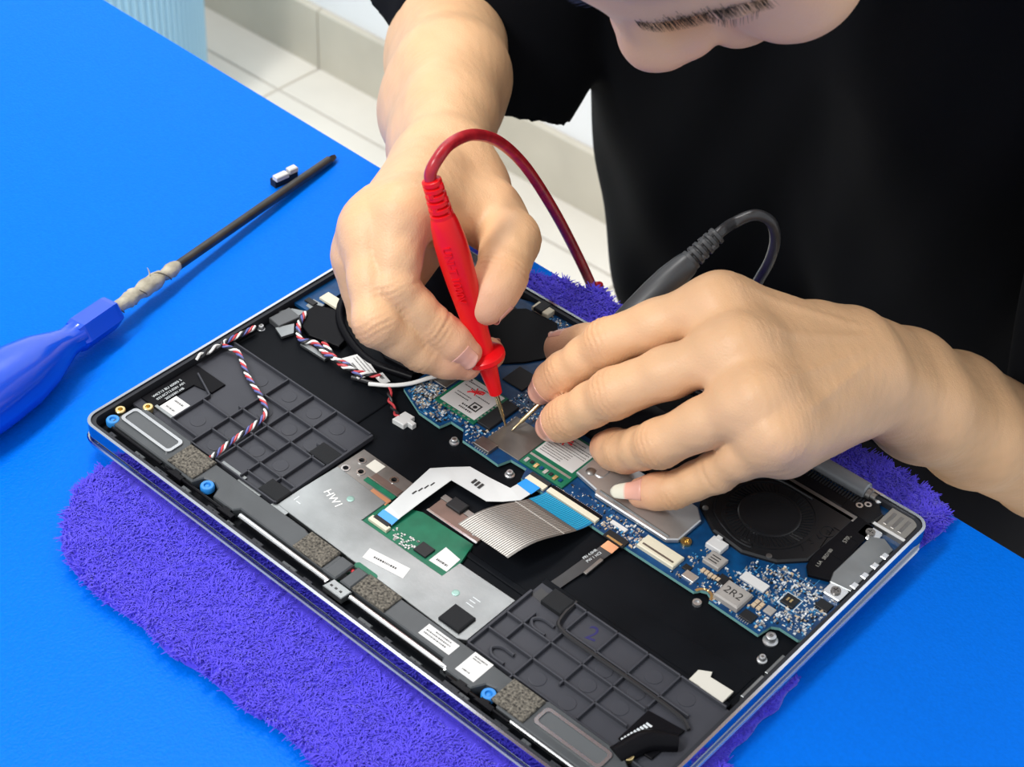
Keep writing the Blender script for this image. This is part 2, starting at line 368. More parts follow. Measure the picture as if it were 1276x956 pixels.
for x, y in ((8.8, 10.5), (69.5, 12), (231, 11.6)):
    rg = G().lathe(x, y, [(3.1, -4), (3.1, -1.8), (2.7, -1.3), (1.6, -1.3), (1.3, -1.9), (1.3, -3)], 20).build('rubber_grommet', m_ring, lap, smooth=True)
    G().lathe(x, y, [(1.2, -3.4), (1.2, -2.0), (.5, -1.7)], 12).build('screw', m_ring, rg)
for x, y in ((5.8, 17), (13, 26.6), (287.4, 26)):
    br = G().lathe(x, y, [(2.4, -4), (2.4, -1.9), (2.1, -1.6), (1.1, -1.6), (1.05, -6.2)], 18).build('brass_insert', m_brass, lap, smooth=True)
# grooves, hooks and rods along the front edge
for a, b in ((92, 144), (157.5, 210)):
    G().tube([(a, 10.2, -3), ((a + b) / 2, 10.1, -3), (b - 1, 10.1, -3), (b, 9.6, -3.2)], 1.5, 10, 3).build('touch_bar_rod', m_tin, lap, smooth=True)
G().tube([(245, 8.2, -3), (306 - 16, 8.2, -3)], 1.0, 8, 1).build('touch_bar_rod', m_tin, lap, smooth=True)
for a, b in ((12, 45), (48, 88), (213, 245)):
    G().tube([(a, 7.4, -2.4), (b, 7.4, -2.4)], .75, 8, 1).build('black_rod', m_gblk, lap, smooth=True)
for i, x in enumerate((14, 31, 44, 62, 78, 90, 106, 124, 136, 168, 182, 196, 214, 222, 240, 254, 268)):
    w = 4 + (i * 37 % 5)
    hk = G().box(x, 3.4, x + w, 5.4, -6, -1.8 - (i % 3) * .4, .3).box(x + w * .3, 3.0, x + w * .6, 4.2, -6, -1.5, .2).build('edge_hook', m_pl3 if i % 2 else m_pl, lap)
for x in (50, 82, 216, 228): G().prism([(x, 6), (x + 9, 6), (x + 9, 8.4), (x + 6, 8.4), (x + 6, 9.4), (x + 2, 9.4), (x + 2, 8)], -4, -1.5, .2).build('latch', m_gblk, lap)
cl = G().prism([(146, 6), (156.5, 6), (157, 11.6), (147, 11.6)], -4, -.9, .3).build('centre_clip', m_steel, lap)
for i in range(3): G().box(148 + i * 2.6, 8, 149.2 + i * 2.6, 9, -.95, -.85).build('clip_mark', m_ink, cl)
cb = G().box(143, 14.5, 153, 24, -6.3, -5.4).build('spacer_board', m_grn, lap); G().box(145, 15, 150, 19, -5.4, -4.6).build('solder_pad', m_solder, cb)
G().tube([(146, 22, -4), (150, 20.5, -3.2), (155, 20, -3.4)], .9, 8).build('red_wire', m_wr, lap); G().tube([(146, 23.2, -4), (150, 21.9, -3.0), (155, 21.4, -3.4)], .6, 8).build('black_wire', m_wk, lap)
# labels (no codes, only the paper and its rows of print)
def label(poly, z, par, rows=(), m=m_white, name='paper_label', ink=m_ink):
    o = G().prism(poly, z, z + .15).build(name, m, par); P = np.array(poly, float); e1 = P[1] - P[0]; e2 = P[3] - P[0]
    g = G(); 
    for (u0, u1, v, h, nseg) in rows:
        rnd = random.Random(int(u0 * 977 + v * 131 + P[0][0]))
        u = u0
        while u < u1 - .01:
            w = rnd.uniform(.015, .06) * nseg; w = min(w, u1 - u)
            a = P[0] + e1 * u + e2 * v; b = a + e1 * w; c = e2 * h
            g.prism([a, b, b + c, a + c], z + .14, z + .17); u += w + .02 * nseg
    if g.v: g.build('print_row', ink, o)
    return o
R4 = lambda x0, y0, x1, y1: [(x0, y0), (x1, y0), (x1, y1), (x0, y1)]
label(R4(14, 32, 23.4, 41.8), -4.6, padL, [(.2, .8, .2, .1, 1.2), (.2, .8, .7, .1, 1.2)])
G().box(13, 30, 25, 31.6, -5, -3.6, .1).build('bare_metal_tab', m_steel, lap)
label(R4(190.6, 14.9, 207, 21.2), -1.6, spR, [(.08, .8, .25, .1, .8), (.08, .85, .5, .1, .8), (.3, .8, .75, .1, .8)])
label(R4(213.4, 11.6, 223, 23.2), -1.6, spR, [(.15, .85, .82, .06, 1), (.2, .6, .15, .06, 1), (.15, .6, .72, .05, 1)])
for i, (t, s) in enumerate((('WK713 BU 60005 2', 2.0), ('033.0C713.0201 A01', 1.9), ('20210301-HB', 1.9))):
    text(t, s, (13 - i * .0 + 3.5, 47 - i * 2.4 + 2, -3.98), m_silk, padL, ex=(1, 0, 0), ey=(0, 1, 0)) if False else text(t, s, (7.5 + i * 2.6, 40 + 2, -4.0), m_silk, padL, ex=(0, 1, 0), ey=(-1, 0, 0))
G().prism([(4, 30), (13.5, 30), (14.2, 52), (24, 54), (24, 62), (4, 62)], -4.9, -4.05, .2).build('black_sheet', m_blk, padL)
# marker numeral and etched letters
text('2', 10.5, (238.8, 64.2, -4.96), m_bluink, padR, ex=(.95, .3, 0), ey=(-.3, .95, 0), name='marker_numeral')
# ---- touchpad
tp = G().prism([(97, 26.5), (202, 24.8), (205.6, 27), (205.6, 55.7), (175.5, 55.2), (175, 45), (129.2, 44.6), (129.2, 59), (98.6, 60.2), (97.4, 41)], -6.2, -4.0, .2).build('touchpad_plate', m_steel, lap)
text('HW1', 5.2, (111.5, 45, -3.98), mat('etched_mark', (.80, .80, .78), .5, .5), tp, ex=(.9, -.25, 0), ey=(.25, .9, 0), name='etched_letters')
for x, y in ((117, 50), (185.5, 42)): G().lathe(x, y, [(1.7, -4.02), (1.7, -3.85), (1.2, -3.8)], 16).build('rivet', mat('rivet_green', (.25, .40, .36), .35, .7), tp)
label([(144.6, 29.6), (164.8, 32.8), (163.2, 38.8), (143.2, 35.4)], -4.0, tp, [(.2, .75, .4, .16, .8)])
gs = G().prism(rrect(145, 23.8, 157, 27, 1.4, 4), -4.05, -3.9).build('green_slot', m_grn, tp)
for a in ((100, 33, 100.5, 36), (101.5, 33, 104, 33.5), (192, 41, 196, 41.4), (192, 43, 195, 43.4), (192, 45, 196, 45.4)): G().box(*a, -4.02, -3.95).build('etched_line', m_silk, tp)
gp = G().prism([(129.2, 44.7), (175, 45), (175.5, 55), (172, 67), (144, 66), (129.2, 59)], -6.3, -4.6).build('touchpad_board', m_grn, lap)
cn = G().box(131, 46.6, 141.5, 49.4, -4.6, -3.0, .2).build('ribbon_connector', m_off, gp); G().box(132, 48.4, 140.5, 50.6, -4.6, -2.8, .2).build('connector_latch', m_chip, gp)
G().box(156.5, 47.4, 163.2, 53.4, -4.6, -3.6, .1).build('controller_chip', m_chip, gp)
label([(165, 47.8), (174.6, 48.2), (174, 57), (165, 58)], -4.6, gp, [(.2, .8, .2, .1, 1.3)])
g = G(); rr = random.Random(3)
for i in range(46):
    x, y = rr.uniform(142, 156), rr.uniform(45.6, 52); g.box(x, y, x + rr.uniform(.5, 1.2), y + rr.uniform(.4, .8), -4.6, -4.2)
g.build('small_components', m_solder, gp, kind='stuff')
# hinge bracket with holes behind the pad
bk = G().holed([(97.8, 60.6), (128, 59.4), (129.6, 66), (129.5, 76), (98.4, 76.4)], [[(x + 1.3 * math.cos(i * .5236), y + 1.3 * math.sin(i * .5236)) for i in range(12)] for x, y in ((101.2, 62.5), (102.8, 70.7), (107.6, 65.4), (121.4, 71.8))], -6.3, -5.2).build('support_bracket', m_dsteel, lap)
for x, y in ((101.2, 62.5), (102.8, 70.7), (107.6, 65.4), (121.4, 71.8)):
    G().plate_hole([(x + 2.1 * math.cos(i * .5236), y + 2.1 * math.sin(i * .5236)) for i in range(12)], [(x + 1.3 * math.cos(i * .5236), y + 1.3 * math.sin(i * .5236)) for i in range(12)], -5.25, -4.9).build('bracket_hole', m_tin, bk)
G().box(106.5, 69.4, 113, 75, -5.2, -4.95).build('cream_tape', mat('cream_tape', (.72, .70, .62), .6), bk)
G().box(113, 65.5, 129, 69.4, -5.2, -4.9).build('brown_strip', m_brn, bk); G().box(112, 62.6, 129.4, 64.9, -5.2, -4.8, .1).build('green_strip', m_grn, bk)
G().box(112, 64.9, 130, 65.6, -5.2, -4.4).build('bright_edge', m_tin, bk); G().box(119, 57.8, 130, 61.6, -5.1, -4.3, .2).build('copper_contact', m_cu, bk)
br = G().box(144, 69.5, 172, 77.5, -6.3, -5.0).build('support_bracket', m_brn, lap); G().box(144, 68.2, 172.5, 69.4, -6.3, -4.6, .1).build('bright_edge', m_tin, br)
G().box(143, 78, 160, 81, -6.3, -5.2, .1).build('bright_edge', m_dsteel, br); G().box(148, 76, 156, 82, -5.6, -3.6, .4).build('black_latch', m_chip, br)
G().lathe(168, 73, [(2, -5.05), (1.8, -4.7), (1.1, -4.7), (1.0, -5)], 14).build('bracket_hole', m_tin, br)
# ---- white folded ribbon cable
A = [(140.8, 50.5, -3.4), (140.8, 56, -2.6), (140.9, 70, -2.2), (141.2, 86.6, -2.0), (148, 87.2, -2.2), (160.3, 87.9, -2.4), (165.5, 92.5, -2.3), (170.6, 98.2, -2.0), (171.4, 109.5, -2.4)]
B = [(132.4, 50.5, -3.4), (132.4, 57.5, -2.6), (131.2, 70, -2.2), (129.6, 85.5, -2.0), (134.5, 91.5, -2.2), (141, 98.6, -2.4), (152, 99.4, -2.3), (162.6, 100.6, -2.0), (163.4, 109.4, -2.4)]
wf = G().ribbon(A, B, .22).build('white_ribbon_cable', m_ffc, lap)
G().ribbon([(140.9, 50.6, -3.2), (140.9, 54.4, -2.55)], [(132.3, 50.6, -3.2), (132.3, 54.4, -2.55)], .2).build('blue_tab', m_ffcb, wf)
G().ribbon([(171.5, 104, -1.9), (171.6, 109.8, -2.2)], [(163.0, 104.6, -1.9), (163.4, 109.8, -2.2)], .2).build('blue_tab', m_ffcb, wf)
for i in range(3): G().box(148 + i * 2, 91.4 - .2 * i, 149.2 + i * 2, 94.4, -2.1, -2.02).build('print_mark', m_ink, wf)
for i in range(4): G().box(134.6 + i * .7, 69 + i * 3, 135.3 + i * .7, 71.6 + i * 3, -2.15, -2.06).build('pen_mark', m_ink, wf)
# ---- wide grey ribbon cable curling up, with its conductors
def curl(t):
    y = 110 - 45 * t; z = -3.0 + 11 * math.sin(t * 2.3) * t ** .6 - 4.5 * max(0, t - .7) ** 1.2; return y, z
prof = [curl(t) for t in np.linspace(0, 1, 20)]
def gx(t, s):
    x0 = 174.5 - 9.5 * t ** 1.3; x1 = 200.8 - 8.0 * t ** 1.5; return x0 + (x1 - x0) * s
ts = np.linspace(0, 1, 20)
A = [(gx(t, 0), y, z) for t, (y, z) in zip(ts, prof)]; B = [(gx(t, 1), y, z) for t, (y, z) in zip(ts, prof)]
gf = G().ribbon(A, B, .2).build('grey_ribbon_cable', m_gffc, lap)
m_cond = mat('ribbon_conductor', (.40, .38, .35), .38, .4)
for i in range(25):
    s0 = .03 + i / 25 * .95
    a = [(gx(t, s0), y, z + .14) for t, (y, z) in zip(ts[5:], prof[5:])]; b = [(gx(t, s0 + .016), y, z + .14) for t, (y, z) in zip(ts[5:], prof[5:])]
    G().ribbon(a, b, .1).build('conductor', m_cond, gf)
k = slice(0, 5)
A2 = [(gx(t, -.002), y, z + .2) for t, (y, z) in zip(ts[k], prof[k])]; B2 = [(gx(t, 1.002), y, z + .2) for t, (y, z) in zip(ts[k], prof[k])]
bt_ = G().ribbon(A2, B2, .1).build('blue_tab', mat('ribbon_blue_stiffener', (.0, .17, .36), .35), gf)
for i in range(25):
    s0 = .03 + i / 25 * .95
    G().ribbon([(gx(t, s0), y, z + .3) for t, (y, z) in zip(ts[k], prof[k])], [(gx(t, s0 + .014), y, z + .3) for t, (y, z) in zip(ts[k], prof[k])], .08).build('conductor', mat('tab_conductor', (.02, .40, .62), .4), bt_)
for t0 in (7, 16):
    if t0 == 7: G().ribbon([(gx(ts[t0], s), prof[t0][0], prof[t0][1] + .3) for s in np.linspace(0, 1, 8)], [(gx(ts[t0] + .01, s), prof[t0][0] - .6, prof[t0][1] + .35) for s in np.linspace(0, 1, 8)], .1).build('fold_line', m_cond, gf)
# ---- narrow black flex with print
bfx = G().ribbon([(211.5, 107, -3.6), (210.5, 99, -4.6), (209, 80, -5.2), (207.6, 63, -4.9)], [(217.5, 107, -3.6), (216.5, 99, -4.6), (214, 80, -5.2), (212.8, 62.6, -4.9)], .2).build('black_flex_cable', mat('black_flex', (.028, .028, .030), .3), lap)
G().ribbon([(211.6, 107, -3.4), (211.2, 102.6, -4.0)], [(217.4, 107, -3.4), (217.2, 102.6, -4.0)], .15).build('copper_end', m_cu, bfx)
for i, t in enumerate(('PRI 4.0HR', 'PW 1 HCE')): text(t, 1.9, (210.6 + i * 2.3, 96.5, -4.45), m_silk, bfx, ex=(.1, 1, 0), ey=(-1, .1, 0))
G().box(215, 87, 216.6, 98, -5.6, -4.6, .1).build('bare_metal_tab', m_dsteel, lap)
# ---- standoff posts and screws
m_nick = mat('nickel_post', (.55, .56, .57), .38, .85)
def post(x, y, s=1., h=1.):
    p = G().lathe(x, y, [(2.5 * s, -6.4), (2.5 * s, -5.7), (1.7 * s, -5.4), (1.7 * s, -4.2 + h), (1.4 * s, -3.9 + h), (.7 * s, -3.9 + h), (.6 * s, -4.4 + h)], 20).build('standoff_screw', m_nick, lap, smooth=True)
    G().lathe(x, y, [(.75 * s, -4.2 + h), (.7 * s, -3.86 + h)], 6).build('drive_socket', m_dsteel, p)
for a in ((123, 108, .9, 0), (154.4, 109.6, .9, 0), (6.9, 112.6, .95, .8), (4.9, 101.2, .8, .4), (291.8, 111.4, 1.25, 1.2), (295.2, 101, .85, .2)): post(*a)
G().lathe(258.6, 106.8, [(1.9, -6.4), (1.9, -5), (1.0, -5), (.9, -5.6)], 16).build('standoff_screw', m_nick, lap, smooth=True)
# ---- main board
MBZ = -3.6
mbp = [(84, 116), (100, 109.4), (113, 109), (114.5, 115), (122, 115), (126.5, 109.6), (139, 109.4), (148, 109), (150, 115.2), (158.6, 115.6), (161, 109.6), (206, 109), (219.4, 109.2), (254.8, 109.3), (256.4, 111.8), (259, 113), (261.6, 111.6), (262.4, 109.4), (287.4, 108.8), (288.6, 115.8), (291.5, 117.6), (300.6, 117.6), (302.4, 119.6), (302.4, 205), (86, 205), (60, 196), (60, 160), (84, 150)]
mb = G().prism(mbp, -5.2, MBZ - .05).build('main_board', m_pcbedge, lap)
G().prism([(x + (1 if x < 150 else -1) * .0, y) for x, y in mbp], MBZ - .05, MBZ).build('board_face', m_pcb, mb)
rr = random.Random(11)
EXC = []
def comp(name, x0, y0, x1, y1, h, m, ch=.15, z=MBZ): 
    EXC.append((x0 - .6, y0 - .6, x1 + .6, y1 + .6)); return G().box(x0, y0, x1, y1, z, z + h, ch).build(name, m, mb)
def pins(x0, x1, y, n, horizontal=True, L=1.0):
    g = G()
    for i in range(n):
        t = (i + .5) / n
        if horizontal: g.box(x0 + (x1 - x0) * t - .18, y, x0 + (x1 - x0) * t + .18, y + L, MBZ, MBZ + .3)
        else: g.box(y, x0 + (x1 - x0) * t - .18, y + L, x0 + (x1 - x0) * t + .18, MBZ, MBZ + .3)
    g.build('solder_pins', m_solder, mb, kind='stuff')
def cross_head(x, y, r, z0, z1):
    c = [(x + p, y + q) for p, q in ((-1.3, -.3), (-.3, -.3), (-.3, -1.3), (.3, -1.3), (.3, -.3), (1.3, -.3), (1.3, .3), (.3, .3), (.3, 1.3), (-.3, 1.3), (-.3, .3), (-1.3, .3))]
    o = [(x + r * math.cos(i * .31416), y + r * math.sin(i * .31416)) for i in range(20)]
    return G().lathe(x, y, [(r, z0), (r, z1 - .7)], 20).holed(o, [c], z1 - .7, z1)
# wireless card near the red probe
c1 = comp('wireless_card', 99.4, 120, 123.4, 143.4, .9, m_grn)
label(R4(101, 121.9, 122, 142.4), MBZ + .9, c1, [(.08, .9, .86, .03, .6), (.08, .6, .72, .03, .6), (.1, .5, .45, .03, .6), (.1, .5, .36, .03, .6), (.45, .8, .2, .05, .8), (.45, .8, .1, .05, .8), (.5, .9, .6, .03, .6)])
G().plate_hole(R4(114, 126, 119, 131), R4(114.7, 126.7, 118.3, 130.3), MBZ + 1.04, MBZ + 1.1).build('printed_square', m_ink, c1)
G().lathe(116.5, 128.5, [(1.1, MBZ + 1.04), (1.0, MBZ + 1.1)], 14).build('printed_dot', m_ink, c1)
G().tube([(107, 133.5, MBZ + 1.1), (109.5, 136.5, MBZ + 1.1), (112, 138.5, MBZ + 1.1), (113.4, 137.6, MBZ + 1.1), (112, 136.2, MBZ + 1.1), (107.4, 134.6, MBZ + 1.1)], .35, 5).build('red_scribble', m_redink, c1)
G().tube([(109, 138.5, MBZ + 1.1), (111, 134, MBZ + 1.1)], .35, 5, 1).build('red_scribble', m_redink, c1); G().tube([(113.6, 138.8, MBZ + 1.1), (110, 136, MBZ + 1.1), (107, 136.2, MBZ + 1.1)], .3, 5).build('red_scribble', m_redink, c1)
G().lathe(103, 141, [(.5, MBZ + 1.04), (.4, MBZ + 1.1)], 8).build('printed_dot', m_ink, c1)
for i in range(6): G().box(104 + i * 3, 120.4, 105.4 + i * 3, 121.2, MBZ + .9, MBZ + 1.05).build('gold_pad', m_solder, c1)
for i in range(6): G().box(122.3, 123 + i * 2.4, 123.1, 124.2 + i * 2.4, MBZ + .9, MBZ + 1.05).build('gold_pad', m_solder, c1)
comp('card_socket', 123.8, 122, 131, 142, 1.6, m_chip)
comp('shield_can', 88, 129, 98, 142, 1.0, m_dsteel)
comp('shield_can', 132, 110.4, 141, 116.6, 1.8, m_dsteel); pins(133, 141, 109.6, 6)
comp('ribbon_socket', 162.6, 110, 173, 113.2, 1.2, m_off); comp('connector_latch', 162.4, 113.4, 173.4, 115.4, 1.3, m_chip)
comp('ribbon_socket', 174.4, 110.6, 201.5, 113.4, 1.4, m_off); comp('connector_latch', 174.4, 113.5, 201.6, 115.2, 1.5, m_gblk); pins(175, 201, 115.4, 30)
comp('flex_socket', 208.4, 107.4, 219, 112, 1.0, m_chip)
G().box(210, 107.6, 218, 108.6, MBZ, MBZ + 1.2).build('gold_pad', m_gold, mb)
cc = comp('cream_connector', 222.4, 112.4, 241.4, 120.2, 2.0, m_off, .4)
G().box(224, 114, 240, 115, MBZ + 2, MBZ + 2.06).build('connector_slot', m_dsteel, cc)
for x in (227, 237): G().lathe(x, 118, [(.45, MBZ + 2), (.4, MBZ + 2.1)], 8).build('pin_mark', m_off, cc)
comp('solder_bar', 205.6, 115.4, 214, 117.4, .8, m_white)
fc = comp('fan_connector', 243, 132.6, 250.6, 138.5, 2.6, m_white, .3); pins(243.4, 249, 131.4, 4)
G().box(244.4, 137.2, 246.8, 139.4, MBZ + 1.4, MBZ + 3).build('connector_latch', m_white, fc)
i2 = comp('power_inductor', 247.5, 124.6, 255.5, 131.6, 2.2, m_ind, .4)
for q in range(3): G().box(249.2, 126 + q * 1.5, 253.4, 126.5 + q * 1.5, MBZ + 2.2, MBZ + 2.26).build('print_mark', m_ink, i2)
i1 = comp('power_inductor', 262.6, 111.8, 274.4, 122.6, 3.0, m_ind, .7)
text('2R2', 5.4, (268.5, 117.2, MBZ + 3.02), m_ink, i1)
comp('power_chip', 257.6, 119.6, 263.2, 124.8, .9, m_chip); pins(258, 263, 118.4, 5); comp('power_chip', 276, 111, 282, 116, .9, m_chip); pins(276.4, 281.6, 109.8, 5)
wc = comp('white_connector', 264, 128, 276, 132.6, 1.0, m_white, .1); pins(264.4, 275.6, 126.4, 8)
ch1 = comp('square_chip', 283.5, 129, 289.5, 135, .9, m_chip); 
for q in range(2): G().box(285 + q * 1.6, 131, 285.8 + q * 1.6, 133, MBZ + .9, MBZ + .95).build('print_mark', m_gold, ch1)
g = G().plate_hole(R4(282.6, 128.1, 290.4, 135.9), R4(283, 128.5, 290, 135.5), MBZ, MBZ + .08); g.build('silkscreen_box', m_silk, mb)
comp('square_chip', 281.5, 120, 285.5, 124, .8, m_ind); comp('square_chip', 295, 137, 301, 142, .9, m_chip); pins(295, 301, 135.8, 6)
comp('crystal', 246, 112.2, 252, 116.4, 1.0, m_solder); comp('power_chip', 243.4, 116, 246.8, 119, .8, m_chip)
for i in range(5): comp('tan_capacitor', 250 + i * 1.9, 119.8 + (i % 2) * .1, 251.5 + i * 1.9, 122, 1.0, m_cap)
for i in range(4): comp('tan_capacitor', 276.2 + (i % 2) * 2.4, 119 + (i // 2) * 2.4, 278.0 + (i % 2) * 2.4, 121 + (i // 2) * 2.4, .9, m_cap)
g = G(); 
for i in range(13):
    a = math.radians(175 - 170 * i / 12); b = math.radians(175 - 170 * (i + 1) / 12) if i < 12 else a
    if i < 12: g.prism([(258.9 + 3.1 * math.cos(a), 109.8 + 3.1 * math.sin(a)), (258.9 + 3.1 * math.cos(b), 109.8 + 3.1 * math.sin(b)), (258.9 + 4.4 * math.cos(b), 109.8 + 4.4 * math.sin(b)), (258.9 + 4.4 * math.cos(a), 109.8 + 4.4 * math.sin(a))], MBZ, MBZ + .1)
g.build('gold_pad', m_gold, mb)
# memory chips and socket behind the probe tips
comp('memory_chip', 128, 158, 141, 170, .9, m_chip); comp('memory_chip', 112, 152, 124, 164, .9, m_chip); comp('memory_chip', 144, 146, 152, 158, .8, m_chip)
comp('heat_pad', 133.5, 116.8, 153, 137.5, .5, mat('grey_graphite_pad', (.16, .145, .13), .32, .5, var=.25, vs=60))
comp('fan_blade_guard', 146, 140, 152, 143, .6, m_chip)
# solid-state drive with its steel clamp
c2 = comp('storage_card', 153.5, 116.6, 178, 146, 1.0, m_grn)
label(R4(154.2, 126.4, 175.4, 144.6), MBZ + 1.0, c2, [(.05, .75, .87, .03, .5), (.4, .95, .76, .035, .5), (.4, .95, .68, .035, .5), (.05, .95, .58, .025, .5), (.05, .95, .5, .025, .5), (.05, .7, .42, .025, .5), (.05, .7, .34, .025, .5), (.05, .7, .26, .025, .5), (.05, .6, .18, .025, .5), (.05, .6, .1, .025, .5)])
for p in ([(156.5, 138.4), (159, 140.2), (163.4, 141.6)], [(158, 142.4), (160, 139.5), (160.8, 137)], [(158.8, 140.8), (161.5, 140), (164, 139.8)]): G().tube([(*q, MBZ + 1.2) for q in p], .45, 5).build('red_scribble', m_redink, c2)
for i in range(8): G().box(155 + i * 2.7, 117.6 + (i % 2), 156.6 + i * 2.7, 120.4, MBZ + 1, MBZ + 1.5).build('card_part', (m_solder, m_chip, m_gold, m_pcb)[i % 4], c2)
G().box(154, 123, 177, 124.2, MBZ + 1, MBZ + 1.15).build('gold_strip', m_solder, c2)
m_clamp = mat('satin_steel', (.52, .53, .54), .36, .75, var=.08, vs=60)
pl = G().prism([(177, 127.2), (190, 124.8), (191.5, 122.4), (230, 122.4), (233.8, 126), (233.8, 141.6), (228, 147), (186, 147), (177, 143.5)], MBZ + .6, MBZ + 2.6, .5).build('steel_clamp_plate', m_clamp, mb)
for (a, b, c, d) in ((183, 131, 188, 138), (194, 129, 205, 140.5)): G().prism(rrect(a, b, c, d, 2), MBZ + 2.55, MBZ + 3.1, .5).build('embossed_panel', m_clamp, pl)
G().tube([(192, 125.4, MBZ + 2.7), (230, 124.4, MBZ + 2.7)], .5, 6, 1).build('embossed_rib', m_steel, pl)
G().lathe(181.6, 131.6, [(2.4, MBZ + 2.6), (2.2, MBZ + 3.0), (1.2, MBZ + 3.5), (.2, MBZ + 3.7)], 18).build('rivet', m_dsteel, pl, smooth=True)
sc = cross_head(236, 128.6, 2.4, MBZ, MBZ + 1.2).build('copper_screw', m_brass, mb)
# fan, all of one glossy black plastic
m_ringm = mat('fan_plastic', (.010, .0105, .012), .24, spec=.35)
fx, fy = 254.5, 165
fan = G().prism([(fx - 33, fy - 6), (fx - 27, fy - 16), (fx - 14, fy - 24), (fx + 2, fy - 25.5), (fx + 16, fy - 20), (fx + 25, fy - 10), (fx + 26, fy + 8), (fx + 26, fy + 24), (fx - 32, fy + 24)], MBZ - 1, -1.6, .8).build('cooling_fan', m_ringm, lap)
def ring(cx, cy, r0, r1, z0, z1, n=48): return G().plate_hole([(cx + r1 * math.cos(6.28319 * i / n), cy + r1 * math.sin(6.28319 * i / n)) for i in range(n)], [(cx + r0 * math.cos(6.28319 * i / n), cy + r0 * math.sin(6.28319 * i / n)) for i in range(n)], z0, z1)
ring(fx - 2, fy, 19.6, 20.4, -1.7, -1.2).build('intake_ring', m_ringm, fan)
G().lathe(fx - 2, fy, [(19.4, -1.62), (19.3, -1.58)], 40).build('intake_well', m_ringm, fan)
m_blade = m_ringm; bl = None
for i in range(61):
    a = 6.28319 * i / 61; b = a + .10
    p = [(fx - 2 + 13.4 * math.cos(a), fy + 13.4 * math.sin(a)), (fx - 2 + 18.6 * math.cos(b), fy + 18.6 * math.sin(b)), (fx - 2 + 18.6 * math.cos(b + .03), fy + 18.6 * math.sin(b + .03)), (fx - 2 + 13.4 * math.cos(a + .03), fy + 13.4 * math.sin(a + .03))]
    G().prism(p, -1.6, -1.15).build('fan_blade', m_blade, fan)
G().lathe(fx - 2, fy, [(13.6, -1.6), (13.6, -1.1), (12.8, -.8), (12.2, -.8), (11.9, -1.0), (.2, -.95)], 48).build('fan_hub', m_ringm, fan, smooth=True)
ring(fx - 2, fy, 12.2, 12.9, -1, -.7).build('hub_ring', m_ringm, fan)
G().tube([(fx - 26, fy - 4, -1.4), (fx - 20, fy - 15, -1.3), (fx - 6, fy - 21.5, -1.3), (fx + 3, fy - 21.5, -1.3), (fx + 2, fy - 19.5, -1.4)], .6, 6).build('moulded_ridge', m_ringm, fan, smooth=True)
G().tube([(fx - 21, fy + 12, -1.4), (fx - 13, fy + 19.5, -1.3), (fx + 6, fy + 20.5, -1.3)], .7, 6).build('moulded_ridge', m_ringm, fan, smooth=True)
for i, t in enumerate(('J', '2', 'L', 'A')): text(t, 3.6, (fx + 19 + i * .9, fy - 6 + i * 5, -1.55), m_ringm, fan, ex=(.5, .87, 0), ey=(-.87, .5, 0), name='moulded_letter', ext=.25)
ring(fx + 21.5, fy + 9, 2.8, 3.4, -1.7, -1.3, 20).build('moulded_ridge', m_ringm, fan)
for x, y in ((fx + 12, fy - 20), (fx - 24, fy - 16)): G().lathe(x, y, [(1.4, -1.7), (1.3, -1.2), (.6, -1.1)], 12).build('fan_screw', m_dsteel, fan)
fins = G().box(222, 191, 281, 200, MBZ - 1, -2.0, .3).build('heat_sink', m_gblk, lap)
for i in range(30): G().box(236 + i * 1.45, 196.5, 236.6 + i * 1.45, 201, -2.1, -1.6).build('fin', m_chip, fins)
G().box(212, 186.4, 280.6, 190.2, -3, -1.6, .2).build('heat_pipe_strip', m_dsteel, lap)
# hinge
hg = G().lathe_axis([(3.4, 0), (4.0, .6), (4.0, 30), (3.4, 30.6)], (245, 205.4, -1.0), (1, 0, 0), 24).build('hinge_barrel', mat('hinge_grey', (.22, .235, .25), .35, .3), lap, smooth=True)
G().lathe_axis([(2.2, 0), (2.2, 9)], (236, 205.4, -1.2), (1, 0, 0), 14).build('hinge_pin', m_gblk, hg, smooth=True)
G().lathe_axis([(2.6, 0), (2.6, 2), (1.8, 2.2), (1.8, 4.4)], (275.8, 204.8, -1.2), (1, 0, 0), 16).build('hinge_pin', m_dsteel, hg, smooth=True)
ha = G().prism([(272, 190), (286, 190), (287, 199), (281, 206), (276, 206), (271, 198)], -4, -1.8, .3).build('hinge_arm', m_gblk, lap)
for x, y in ((277.2, 196.6), (279.6, 199.6)): ring(x, y, .8, 1.6, -1.8, -1.5, 16).build('arm_hole', m_tin, ha)
G().lathe(281.6, 204.6, [(1.8, -2.0), (1.6, -1.4), (.3, -1.2)], 12).build('hinge_screw', m_tin, ha, smooth=True)
hg2 = G().lathe_axis([(3.4, 0), (4.0, .6), (4.0, 30), (3.4, 30.6)], (30, 205.4, -1.0), (1, 0, 0), 24).build('hinge_barrel', MATS['hinge_grey'], lap, smooth=True)
